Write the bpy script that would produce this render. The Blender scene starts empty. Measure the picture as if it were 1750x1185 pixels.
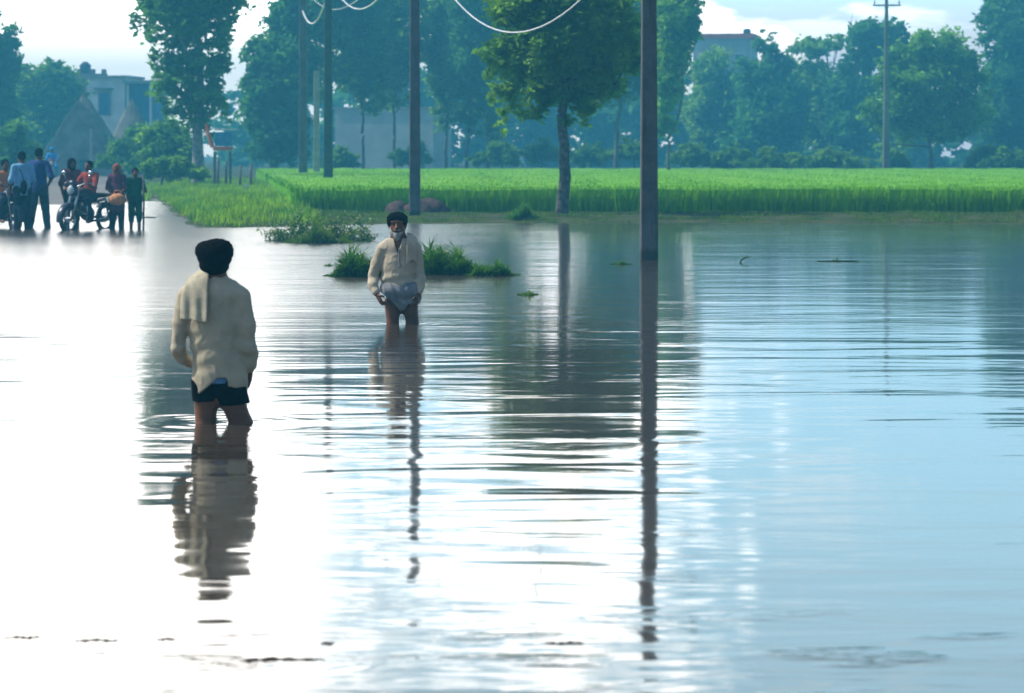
import bpy, math, random
import numpy as np
R = math.radians
rng = np.random.default_rng(7)
random.seed(7)
scene = bpy.context.scene
COL = scene.collection

# ------------------------------------------------------------------ camera
F = 4400.0            # focal length in photo pixels (1750 wide)
HOR, CX, EYE = 255.0, 875.0, 1.7
cam_d = bpy.data.cameras.new('camera'); cam = bpy.data.objects.new('camera', cam_d); COL.objects.link(cam)
cam.location = (0, 0, EYE); cam.rotation_euler = (R(90), 0, 0)
cam_d.sensor_width = 36; cam_d.lens = F / 1750 * 36
cam_d.shift_y = -(592.5 - HOR) / 1750
cam_d.clip_start = 0.1; cam_d.clip_end = 3000
cam_d.dof.use_dof = True; cam_d.dof.focus_distance = 24; cam_d.dof.aperture_fstop = 4.0
scene.camera = cam
def pt(px, py, Y): return ((px - CX) / F * Y, EYE - (py - HOR) / F * Y)
def depth(py, z=0.0): return F * (EYE - z) / (py - HOR)

# ------------------------------------------------------------------ light
SUN_EL, SUN_AZ = 48.0, -82.0       # azimuth from +Y, negative = towards -X
scene.view_settings.view_transform = 'Standard'; scene.view_settings.look = 'None'
scene.view_settings.exposure = 0.0; scene.view_settings.gamma = 1
world = bpy.data.worlds.new('World'); scene.world = world; world.use_nodes = True

class NT:
    def __init__(s, nt): s.nt = nt; s.n = nt.nodes; s.l = nt.links
    def add(s, t, **kw):
        n = s.n.new(t)
        for k, v in kw.items(): setattr(n, k, v)
        return n
    def set(s, sock, v):
        if isinstance(v, bpy.types.NodeSocket): s.l.new(v, sock)
        elif v is not None:
            if hasattr(sock.default_value, '__len__') and not hasattr(v, '__len__'): v = [v] * len(sock.default_value)
            if hasattr(v, '__len__') and len(sock.default_value) == 4 and len(v) == 3: v = (*v, 1)
            sock.default_value = v
    def math(s, op, a, b=None, c=None, clamp=False):
        n = s.add('ShaderNodeMath', operation=op); n.use_clamp = clamp
        for i, v in enumerate((a, b, c)):
            if v is not None: s.set(n.inputs[i], v)
        return n.outputs[0]
    def vmath(s, op, a, b=None):
        n = s.add('ShaderNodeVectorMath', operation=op); s.set(n.inputs[0], a)
        if b is not None: s.set(n.inputs[1], b)
        return n.outputs['Value'] if op in ('LENGTH', 'DOT_PRODUCT', 'DISTANCE') else n.outputs[0]
    def mr(s, v, a, b, c=0.0, d=1.0, smooth=True):
        n = s.add('ShaderNodeMapRange'); n.interpolation_type = 'SMOOTHSTEP' if smooth else 'LINEAR'
        for i, x in enumerate((v, a, b, c, d)): s.set(n.inputs[i], x)
        return n.outputs[0]
    def mix(s, f, a, b, t='MIX'):
        n = s.add('ShaderNodeMix', data_type='RGBA', blend_type=t)
        s.set(n.inputs[0], f); s.set(n.inputs[6], a); s.set(n.inputs[7], b); return n.outputs[2]
    def noise(s, vec, scale, detail=3, rough=0.5, dist=0.0, out=0):
        n = s.add('ShaderNodeTexNoise'); s.set(n.inputs['Vector'], vec)
        n.inputs['Scale'].default_value = scale; n.inputs['Detail'].default_value = detail
        n.inputs['Roughness'].default_value = rough; n.inputs['Distortion'].default_value = dist
        return n.outputs[out]
    def comb(s, x, y, z):
        n = s.add('ShaderNodeCombineXYZ')
        for i, v in enumerate((x, y, z)): s.set(n.inputs[i], v)
        return n.outputs[0]

w = NT(world.node_tree)
for n in list(w.n): w.n.remove(n)
tc = w.add('ShaderNodeTexCoord').outputs['Generated']
sep = w.add('ShaderNodeSeparateXYZ'); w.set(sep.inputs[0], tc)
az = w.math('ARCTAN2', sep.outputs[0], sep.outputs[1]); el = w.math('ARCSINE', sep.outputs[2])
sky = w.add('ShaderNodeTexSky', sky_type='NISHITA'); sky.sun_disc = False
sky.sun_elevation = R(SUN_EL); sky.sun_rotation = R(SUN_AZ)
nis = w.mix(1.0, sky.outputs[0], (0.12, 0.12, 0.12), 'MULTIPLY')
cv = w.comb(w.math('MULTIPLY', az, 20.0), w.math('MULTIPLY', el, 42.0), 1.7)
cn = w.noise(cv, 1.0, 5, 0.55, 0.3)
azn = w.math('ADD', az, w.math('MULTIPLY', w.math('SUBTRACT', cn, 0.5), 0.30))
left = w.mr(azn, 0.088, 0.062, 0, 1)                   # hazy white cloud bank on the sun's side
cn2 = w.noise(w.comb(w.math('MULTIPLY', az, 14.0), w.math('MULTIPLY', el, 55.0), 3.3), 1.0, 4, 0.6, 0.2)
puff = w.mr(cn2, 0.56, 0.66, 0, 1)
low = w.mr(el, 0.035, 0.075, 0, 1)
blue = w.mix(low, (1.45, 1.25, 1.22), (1.05, 1.72, 2.1))
right_c = w.mix(w.math('MULTIPLY', puff, 0.8), blue, (2.3, 2.3, 2.2))
left_c = w.mix(w.mr(el, 0.03, 0.07, 0, 1), (2.3, 1.95, 1.62), w.mix(w.mr(el, 0.10, 0.2, 0, 1), (5.2, 4.9, 4.6), (6.8, 6.5, 6.1)))
gap = w.math('MULTIPLY', w.math('MULTIPLY', w.mr(cn2, 0.45, 0.49, 0, 1), w.mr(az, -0.10, -0.06, 0, 1)), w.mr(el, 0.07, 0.10, 0, 1))
band_c = w.mix(w.math('MULTIPLY', left, w.math('SUBTRACT', 1.0, gap)), right_c, left_c)
band = w.math('MULTIPLY', w.mr(el, 0.42, 0.20, 0, 1), w.mr(w.math('ABSOLUTE', az), 1.3, 0.55, 0, 1))
fin = w.mix(band, nis, band_c)
bg = w.add('ShaderNodeBackground'); w.set(bg.inputs[0], fin); bg.inputs[1].default_value = 1.0
wo = w.add('ShaderNodeOutputWorld'); w.l.new(bg.outputs[0], wo.inputs[0])

sun_d = bpy.data.lights.new('sun', 'SUN'); sun = bpy.data.objects.new('sun', sun_d); COL.objects.link(sun)
sun_d.energy = 4.3; sun_d.angle = R(0.6); sun_d.color = (1.0, 0.95, 0.86)
sun.rotation_euler = (R(90 - SUN_EL), 0, R(180 - SUN_AZ))   # shines from azimuth SUN_AZ
from mathutils import Vector
sd = Vector((math.sin(R(SUN_AZ)) * math.cos(R(SUN_EL)), math.cos(R(SUN_AZ)) * math.cos(R(SUN_EL)), math.sin(R(SUN_EL))))
sun.rotation_euler = sd.to_track_quat('Z', 'Y').to_euler(); sun.location = (-30, 40, 60)

# ------------------------------------------------------------------ helpers
def tag(o, label=None, cat=None, group=None, kind=None):
    if label: o['label'] = label
    if cat: o['category'] = cat
    if group: o['group'] = group
    if kind: o['kind'] = kind
    return o
def empty(name, loc=(0, 0, 0), rz=0.0):
    o = bpy.data.objects.new(name, None); COL.objects.link(o); o.location = loc; o.rotation_euler = (0, 0, rz); return o
def mesh(name, V, Fc, mat, parent=None, smooth=False, loc=None):
    """Fc: one array of faces with the same number of corners, or a list of such arrays"""
    if not isinstance(Fc, list) or (Fc and not isinstance(Fc[0], np.ndarray)): Fc = [np.asarray(Fc)]
    me = bpy.data.meshes.new(name); V = np.asarray(V, dtype=np.float32)
    me.vertices.add(len(V)); me.vertices.foreach_set('co', V.ravel())
    nl = sum(f.size for f in Fc); npoly = sum(len(f) for f in Fc)
    me.loops.add(nl); me.polygons.add(npoly)
    me.loops.foreach_set('vertex_index', np.concatenate([f.ravel() for f in Fc]).astype(np.int32))
    tot = np.concatenate([np.full(len(f), f.shape[1]) for f in Fc]).astype(np.int32)
    me.polygons.foreach_set('loop_start', (np.cumsum(tot) - tot).astype(np.int32))
    me.polygons.foreach_set('use_smooth', np.full(npoly, smooth))
    me.update(calc_edges=True); me.validate()
    if mat: me.materials.append(mat)
    o = bpy.data.objects.new(name, me); COL.objects.link(o)
    if parent: o.parent = parent
    if loc is not None: o.location = loc
    return o
class MB:
    """collects boxes, tubes and lathes into one mesh"""
    def __init__(s): s.v = []; s.q = []; s.t = []; s.n = 0
    def raw(s, V, Q=None, T=None):
        V = np.asarray(V, float); s.v.append(V)
        if Q is not None and len(Q): s.q.append(np.asarray(Q) + s.n)
        if T is not None and len(T): s.t.append(np.asarray(T) + s.n)
        s.n += len(V); return s
    def box(s, c, d, rz=0.0, taper=1.0):
        x, y, z = [k / 2 for k in d]
        V = np.array([[-x, -y, -z], [x, -y, -z], [x, y, -z], [-x, y, -z], [-x * taper, -y * taper, z], [x * taper, -y * taper, z], [x * taper, y * taper, z], [-x * taper, y * taper, z]])
        ca, sa = math.cos(rz), math.sin(rz); V = V @ np.array([[ca, sa, 0], [-sa, ca, 0], [0, 0, 1]]) + np.array(c)
        return s.raw(V, [[0, 3, 2, 1], [4, 5, 6, 7], [0, 1, 5, 4], [1, 2, 6, 5], [2, 3, 7, 6], [3, 0, 4, 7]])
    def tube(s, pts, rad, n=8):
        pts = np.asarray(pts, float); m = len(pts); rad = np.broadcast_to(np.asarray(rad, float), (m,))
        T = np.gradient(pts, axis=0); T /= np.linalg.norm(T, axis=1)[:, None] + 1e-9
        up = np.array([0, 0, 1.0]) if abs(T[0][2]) < 0.9 else np.array([1.0, 0, 0]); V = []
        u = np.cross(T[0], up); u /= np.linalg.norm(u)
        for i in range(m):
            u = u - T[i] * np.dot(u, T[i]); u /= np.linalg.norm(u) + 1e-9; vv = np.cross(T[i], u)
            a = np.arange(n) / n * 2 * math.pi
            V.append(pts[i] + rad[i] * (np.cos(a)[:, None] * u + np.sin(a)[:, None] * vv))
        V.append(pts[:1]); V.append(pts[-1:]); V = np.concatenate(V)
        i, j = np.meshgrid(np.arange(m - 1), np.arange(n), indexing='ij'); i = i.ravel(); j = j.ravel(); k = (j + 1) % n
        Q = np.stack([i * n + j, i * n + k, (i + 1) * n + k, (i + 1) * n + j], 1)
        j = np.arange(n); k = (j + 1) % n
        Tt = np.concatenate([np.stack([k, j, np.full(n, m * n)], 1), np.stack([(m - 1) * n + j, (m - 1) * n + k, np.full(n, m * n + 1)], 1)])
        return s.raw(V, Q, Tt)
    def torus(s, c, Rr, r, axis='x', n=28, k=8):
        a = np.arange(n) / n * 2 * math.pi; b = np.arange(k) / k * 2 * math.pi
        A, B = np.meshgrid(a, b, indexing='ij'); rr = Rr + r * np.cos(B)
        P = np.stack([r * np.sin(B), rr * np.cos(A), rr * np.sin(A)], -1).reshape(-1, 3)
        i, j = np.meshgrid(np.arange(n), np.arange(k), indexing='ij'); i = i.ravel(); j = j.ravel(); i2 = (i + 1) % n; j2 = (j + 1) % k
        return s.raw(P + np.array(c), np.stack([i * k + j, i2 * k + j, i2 * k + j2, i * k + j2], 1))
    def ell(s, c, r, n=16, m=10, noise=0.0):
        th = np.linspace(0, math.pi, m + 1); ph = np.arange(n) / n * 2 * math.pi
        Tt, Pp = np.meshgrid(th, ph, indexing='ij')
        P = np.stack([np.sin(Tt) * np.cos(Pp), np.sin(Tt) * np.sin(Pp), np.cos(Tt)], -1)
        if noise: P = P * (1 + noise * (np.sin(P @ np.array([5, 3, 4.0]) * 1.7) + np.sin(P @ np.array([-4, 7, 3.0]) * 2.1) * .6))[..., None]
        P = P.reshape(-1, 3) * np.array(r) + np.array(c)
        i, j = np.meshgrid(np.arange(m), np.arange(n), indexing='ij'); i = i.ravel(); j = j.ravel(); k = (j + 1) % n
        return s.raw(P, np.stack([i * n + j, (i + 1) * n + j, (i + 1) * n + k, i * n + k], 1))
    def build(s, name, mat, parent=None, smooth=False, loc=None):
        fs = []
        if s.q: fs.append(np.concatenate(s.q))
        if s.t: fs.append(np.concatenate(s.t))
        return mesh(name, np.concatenate(s.v), fs, mat, parent, smooth, loc)

# ---- materials
MATS = {}
def mat(name, col, rough=0.8, var=0.15, scale=6.0, bump=0.0, bscale=20.0, col2=None, spec=0.3, trans=None, metal=0.0, detail=4):
    if name in MATS: return MATS[name]
    if trans: spec = 0.06
    m = bpy.data.materials.new(name); m.use_nodes = True; t = NT(m.node_tree)
    for n in list(t.n): t.n.remove(n)
    out = t.add('ShaderNodeOutputMaterial'); p = t.add('ShaderNodeBsdfPrincipled')
    oc = t.add('ShaderNodeTexCoord').outputs['Object']
    nz = t.noise(oc, scale, detail, 0.6)
    c2 = col2 or tuple(max(0, c * (1 - var * 2)) for c in col); c1 = col if col2 else tuple(min(1, c * (1 + var)) for c in col)
    c = t.mix(t.mr(nz, 0.35, 0.65), c1, c2); t.set(p.inputs['Base Color'], c)
    p.inputs['Roughness'].default_value = rough; p.inputs['Specular IOR Level'].default_value = spec; p.inputs['Metallic'].default_value = metal
    if bump:
        b = t.add('ShaderNodeBump'); b.inputs['Distance'].default_value = bump; b.inputs['Strength'].default_value = 1
        t.set(b.inputs['Height'], t.noise(oc, bscale, 4, 0.6)); t.l.new(b.outputs[0], p.inputs['Normal'])
    if trans:
        tr = t.add('ShaderNodeBsdfTranslucent'); t.set(tr.inputs[0], t.mix(1.0, c, trans, 'MULTIPLY'))
        ad = t.add('ShaderNodeMixShader'); ad.inputs[0].default_value = 0.5
        t.l.new(p.outputs[0], ad.inputs[1]); t.l.new(tr.outputs[0], ad.inputs[2]); t.l.new(ad.outputs[0], out.inputs[0])
    else: t.l.new(p.outputs[0], out.inputs[0])
    MATS[name] = m; return m
TR = (1.9, 1.9, 1.0)
LEAF_DARK = mat('leaf_dark', (0.04, 0.13, 0.04), 0.55, col2=(0.11, 0.26, 0.05), scale=0.9, trans=TR)
LEAF_TEAL = mat('leaf_teal', (0.035, 0.13, 0.06), 0.6, col2=(0.09, 0.25, 0.06), scale=0.5, trans=TR)
LEAF_MID = mat('leaf_mid', (0.06, 0.17, 0.04), 0.55, col2=(0.19, 0.36, 0.05), scale=0.6, trans=TR)
LEAF_LIT = mat('leaf_bright', (0.20, 0.42, 0.03), 0.5, col2=(0.035, 0.13, 0.02), scale=0.5, trans=TR)
BARK = mat('bark', (0.13, 0.12, 0.12), 0.9, 0.25, 8, 0.01, 25)
BARK_PALE = mat('bark_pale', (0.26, 0.26, 0.27), 0.9, 0.2, 5, 0.01, 25)
CONC = mat('concrete', (0.125, 0.125, 0.13), 0.85, 0.12, 3, 0.004, 40)
def stain(m, top):
    t = NT(m.node_tree); p = [n for n in t.n if n.type == 'BSDF_PRINCIPLED'][0]; old = p.inputs['Base Color'].links[0].from_socket
    oc = t.add('ShaderNodeTexCoord').outputs['Object']; sp = t.add('ShaderNodeSeparateXYZ'); t.set(sp.inputs[0], oc)
    nz = t.noise(t.comb(t.math('MULTIPLY', sp.outputs[0], 9.0), t.math('MULTIPLY', sp.outputs[1], 9.0), t.math('MULTIPLY', sp.outputs[2], .9)), 1.0, 4, .6)
    c = t.mix(t.math('MULTIPLY', t.mr(nz, .52, .7), .55), old, (.05, .05, .045)); wl = t.mr(t.math('ADD', sp.outputs[2], t.math('MULTIPLY', nz, .25)), top + .12, top, 0, .75)
    t.set(p.inputs['Base Color'], t.mix(wl, c, (.035, .032, .025)))
stain(CONC, .22)
CONC_DARK = mat('concrete_dark', (0.05, 0.085, 0.08), 0.85, 0.12, 3, 0.004, 40)
CONC_PALE = mat('concrete_pale', (0.33, 0.34, 0.34), 0.85, 0.1, 3)
METAL = mat('galvanised_metal', (0.3, 0.31, 0.32), 0.45, 0.1, 8, metal=0.6)
CERAMIC = mat('ceramic', (0.35, 0.3, 0.26), 0.3, 0.1, 5)
WIRE = mat('cable_pale', (0.62, 0.66, 0.66), 0.5, 0.05)
SKIN = mat('skin_brown', (0.20, 0.085, 0.045), 0.55, 0.12, 9, 0.002, 60)
SKIN_D = mat('skin_dark', (0.16, 0.06, 0.03), 0.5, 0.12, 9, 0.002, 60)

# ---- implicit surfaces -> mesh
def surfnet(Fv, o, h):
    S = Fv < 0
    nx, ny, nz = Fv.shape
    acc = np.zeros((nx - 1, ny - 1, nz - 1, 3), np.float32); cnt = np.zeros((nx - 1, ny - 1, nz - 1), np.float32)
    def sl(a, b, n): return slice(a, n - 1 + a) if b is None else slice(a, a + b)
    for ax in range(3):
        for d1 in (0, 1):
            for d2 in (0, 1):
                off = [0, 0, 0]; oth = [a for a in range(3) if a != ax]; off[oth[0]] = d1; off[oth[1]] = d2
                A = tuple(slice(off[a], off[a] + Fv.shape[a] - 1) for a in range(3))
                off2 = list(off); off2[ax] = 1; B = tuple(slice(off2[a], off2[a] + Fv.shape[a] - 1) for a in range(3))
                fa, fb = Fv[A], Fv[B]; c = (S[A] != S[B]); t = np.where(c, fa / np.where(c, fa - fb, 1), 0)
                v = np.zeros(fa.shape + (3,), np.float32)
                for a in range(3): v[..., a] = off[a]
                v[..., ax] = t
                acc += v * c[..., None]; cnt += c
    m = cnt > 0; idx = -np.ones(cnt.shape, np.int64); idx[m] = np.arange(m.sum())
    I = np.argwhere(m); V = (acc[m] / cnt[m][:, None] + I) * h + o
    Q = []
    for ax in range(3):
        o1, o2 = [a for a in range(3) if a != ax]
        A = [slice(None)] * 3; A[ax] = slice(0, -1); B = [slice(None)] * 3; B[ax] = slice(1, None)
        for a in (o1, o2): A[a] = slice(1, -1); B[a] = slice(1, -1)
        sa, sb = S[tuple(A)], S[tuple(B)]; E = np.argwhere(sa != sb); flip = sa[sa != sb]
        E[:, o1] += 1; E[:, o2] += 1
        def g(d1, d2):
            e = E.copy(); e[:, o1] -= d1; e[:, o2] -= d2; return idx[e[:, 0], e[:, 1], e[:, 2]]
        q = np.stack([g(1, 1), g(0, 1), g(0, 0), g(1, 0)], 1)
        if ax == 1: flip = ~flip
        q[~flip] = q[~flip][:, ::-1]; Q.append(q)
    return V, np.concatenate(Q)
class SDF:
    def __init__(s, lo, hi, h):
        s.h = h; s.lo = np.array(lo, float); n = np.ceil((np.array(hi) - s.lo) / h).astype(int) + 1
        s.ax = [s.lo[i] + np.arange(n[i]) * h for i in range(3)]; s.F = np.full(tuple(n), 1.0, np.float32)
    def like(s):
        t = SDF.__new__(SDF); t.h = s.h; t.lo = s.lo; t.ax = s.ax; t.F = np.full(s.F.shape, 1.0, np.float32); return t
    def P(s): return np.meshgrid(*s.ax, indexing='ij', sparse=True)
    def _sub(s, lo, hi, pad):
        sl = []
        for i in range(3):
            a = np.searchsorted(s.ax[i], lo[i] - pad); b = np.searchsorted(s.ax[i], hi[i] + pad); sl.append(slice(a, b))
        return tuple(sl), np.meshgrid(*[s.ax[i][sl[i]] for i in range(3)], indexing='ij', sparse=True)
    def _put(s, sl, d, k, sub=False):
        f = s.F[sl]
        if sub: s.F[sl] = np.maximum(f, -d); return
        if k > 0:
            hh = np.maximum(k - np.abs(f - d), 0) / k; s.F[sl] = np.minimum(f, d) - hh * hh * k / 4
        else: s.F[sl] = np.minimum(f, d)
    def cone(s, a, b, ra, rb, k=0.03, flat=1.0, sub=False):
        """tapered capsule; flat <1 squeezes it in y"""
        a = np.array(a, float); b = np.array(b, float); r = max(ra, rb)
        sl, (X, Y, Z) = s._sub(np.minimum(a, b) - r, np.maximum(a, b) + r, k + 0.06)
        cy = (a[1] + b[1]) / 2; a2 = a.copy(); b2 = b.copy(); a2[1] = cy + (a[1] - cy) / flat; b2[1] = cy + (b[1] - cy) / flat
        Yf = cy + (Y - cy) / flat; ab = b2 - a2; L = ab @ ab + 1e-9
        t = np.clip(((X - a2[0]) * ab[0] + (Yf - a2[1]) * ab[1] + (Z - a2[2]) * ab[2]) / L, 0, 1)
        d = np.sqrt((X - a2[0] - t * ab[0]) ** 2 + (Yf - a2[1] - t * ab[1]) ** 2 + (Z - a2[2] - t * ab[2]) ** 2) - (ra + (rb - ra) * t)
        s._put(sl, d * min(flat, 1), k, sub); return s
    def chain(s, pts, rads, k=0.03, flat=1.0):
        for i in range(len(pts) - 1): s.cone(pts[i], pts[i + 1], rads[i], rads[i + 1], k, flat)
        return s
    def ell(s, c, r, k=0.03, sub=False):
        c = np.array(c, float); r = np.array(r, float)
        sl, (X, Y, Z) = s._sub(c - r, c + r, k + 0.06)
        q = np.sqrt(((X - c[0]) / r[0]) ** 2 + ((Y - c[1]) / r[1]) ** 2 + ((Z - c[2]) / r[2]) ** 2)
        s._put(sl, (q - 1) * r.min(), k, sub); return s
    def build(s, name, m, parent, smooth=True):
        F_ = s.F.copy()
        F_[0] = F_[-1] = 1; F_[:, 0] = F_[:, -1] = 1; F_[:, :, 0] = F_[:, :, -1] = 1
        V, Q = surfnet(F_, s.lo, s.h)
        return mesh(name, V, Q, m, parent, smooth)
def wrinkle(P, amp, f, seed, stretch=(1, 1, 1)):
    r = np.random.default_rng(seed); X, Y, Z = P; o = 0
    for i in range(6):
        d = r.normal(size=3) * np.array(stretch); d = d / np.linalg.norm(d) * f * r.uniform(0.6, 1.7)
        o = o + np.sin(X * d[0] + Y * d[1] + Z * d[2] + r.uniform(0, 6) + 0.8 * np.sin(X * f * .37 + Z * f * .29 + i))
    return o * amp / 3
def folds(P, amp, f, seed, stretch=(1, 1, 1)):
    n = wrinkle(P, 1.0, f, seed, stretch); return -amp * (1 - np.clip(np.abs(n) * 1.3, 0, 1)) ** 2
def hand(s, wr, d, nrm, side, curl=0.9, k=0.008, sc=1.0):
    """palm, four unequal curled fingers, thumb. d: direction, nrm: palm side, side: towards the thumb"""
    wr, d, nrm, side = [np.array(v, float) for v in (wr, d, nrm, side)]
    d /= np.linalg.norm(d); nrm = nrm - d * (nrm @ d); nrm /= np.linalg.norm(nrm); side = side - d * (side @ d) - nrm * (side @ nrm); side /= np.linalg.norm(side)
    for q in (-0.024, 0, 0.024): s.cone(wr + d * .015 * sc + side * q * .6 * sc, wr + d * .08 * sc + side * q * 1.15 * sc, .015 * sc, .013 * sc, .012)
    for i, (q, L) in enumerate(((.032, .072), (.011, .08), (-.011, .074), (-.031, .058))):
        p = wr + d * .085 * sc + side * q * sc; a = 0.25
        for j, f in enumerate((.45, .32, .23)):
            v = d * math.cos(a) + nrm * math.sin(a); e = p + v * L * f * sc; s.cone(p, e, (.0095 - j * .0008) * sc, (.0088 - j * .0008) * sc, .004); p = e; a += curl
    p = wr + d * .03 * sc + side * .03 * sc; e = p + (side * .7 + d * .7 + nrm * .35) * .04 * sc; s.cone(p, e, .012 * sc, .0105 * sc, .01); s.cone(e, e + (d + nrm * .7) * .025 * sc, .0105 * sc, .009 * sc, .006)
V3 = lambda *a: np.array(a, float)

# ------------------------------------------------------------------ ground
def ss(a, b, x):
    t = np.clip((x - a) / (b - a), 0, 1); return t * t * (3 - 2 * t)
def wob(x, y, s=1.0):
    return (np.sin(x * 1.3 * s + 1.2 * np.sin(y * .9 * s)) + np.sin(y * 1.7 * s + 1.5 * np.sin(x * .7 * s + 2)) + .5 * np.sin(3.1 * x * s + 2.3 * y * s)) / 2.5
def road_c(y): return -9.75 - 0.165 * (y - 55)
def ground_z(x, y):
    ys = 55.6 + 2.3 * ss(-5.5, -2.5, x) + 0.35 * wob(x * .6, y * .2) + 0.6 * np.sin(x * .35)
    d_sh = y - ys
    d_rd = (x - (road_c(y) + 2.75 + 0.25 * wob(y * .8, x * .1)))
    d = np.minimum(d_sh * 0.55, d_rd * 1.0)
    z_sh = (0.24 - .13 * ss(-6.5, -4.0, x)) * ss(0.0, 2.6, d) + 0.02 * wob(x * 2, y * 2) * ss(0, .6, d) - 0.012 - 0.56 * ss(0, -5.5, d)
    z_rd = -0.58 + 0.50 * ss(38, 52, y) + 0.22 * ss(62, 112, y) + 0.02 * wob(x, y * .3)
    on = ss(4.2, 2.6, np.abs(x - road_c(y)))
    dl = (road_c(y) - 2.9) - x
    z_l = -0.58 + (0.58 + 0.25) * ss(50, 60, y)
    z = np.maximum(z_sh, np.where(on > 0, -0.58 + (z_rd + 0.58) * on, -1))
    z = np.where(dl > 0, np.maximum(z, z_rd + (z_l - z_rd) * ss(0, 2, dl)), z)
    fld = ss(66, 67.5, y) * ss(0.0, 0.8, x - (-5.4 - 0.114 * (y - 66)))
    return z + (0.1 - z) * fld * (z > 0.1)
xs = np.unique(np.concatenate([np.linspace(-260, -45, 20), np.arange(-45, 45, 0.45), np.linspace(45, 260, 20)]))
ys_ = np.unique(np.concatenate([np.linspace(-30, 34, 30), np.arange(34, 100, 0.35), np.arange(100, 160, 1.5), np.linspace(160, 500, 30)]))
X, Y = np.meshgrid(xs, ys_, indexing='ij'); Z = ground_z(X, Y)
nx, ny = X.shape; i, j = np.meshgrid(np.arange(nx - 1), np.arange(ny - 1), indexing='ij'); i = i.ravel(); j = j.ravel()
GQ = np.stack([i * ny + j, (i + 1) * ny + j, (i + 1) * ny + j + 1, i * ny + j + 1], 1)
EARTH = mat('wet_earth', (0.075, 0.085, 0.03), 0.85, col2=(0.03, 0.06, 0.015), scale=1.3, bump=0.03, bscale=5, spec=.04)
gr = mesh('ground', np.stack([X, Y, Z], -1).reshape(-1, 3), GQ, EARTH, smooth=True); tag(gr, kind='structure')
# dry far stretch of the road, a sheet just above the ground
ry = np.arange(60, 200, 0.8); rr = np.linspace(-2.5, 2.5, 14); A, B = np.meshgrid(rr, ry, indexing='ij'); rx = road_c(B) + A
i, j = np.meshgrid(np.arange(len(rr) - 1), np.arange(len(ry) - 1), indexing='ij'); i = i.ravel(); j = j.ravel(); n_ = len(ry)
ROADM = mat('worn_road', (0.19, 0.16, 0.14), 0.75, 0.15, 1.2, 0.01, 12)
rd = mesh('road', np.stack([rx, B, ground_z(rx, B) + 0.012 - 0.02 * (np.abs(A) / 2.5) ** 6], -1).reshape(-1, 3), np.stack([i * n_ + j, (i + 1) * n_ + j, (i + 1) * n_ + j + 1, i * n_ + j + 1], 1), ROADM, smooth=True); tag(rd, kind='structure')

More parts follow.
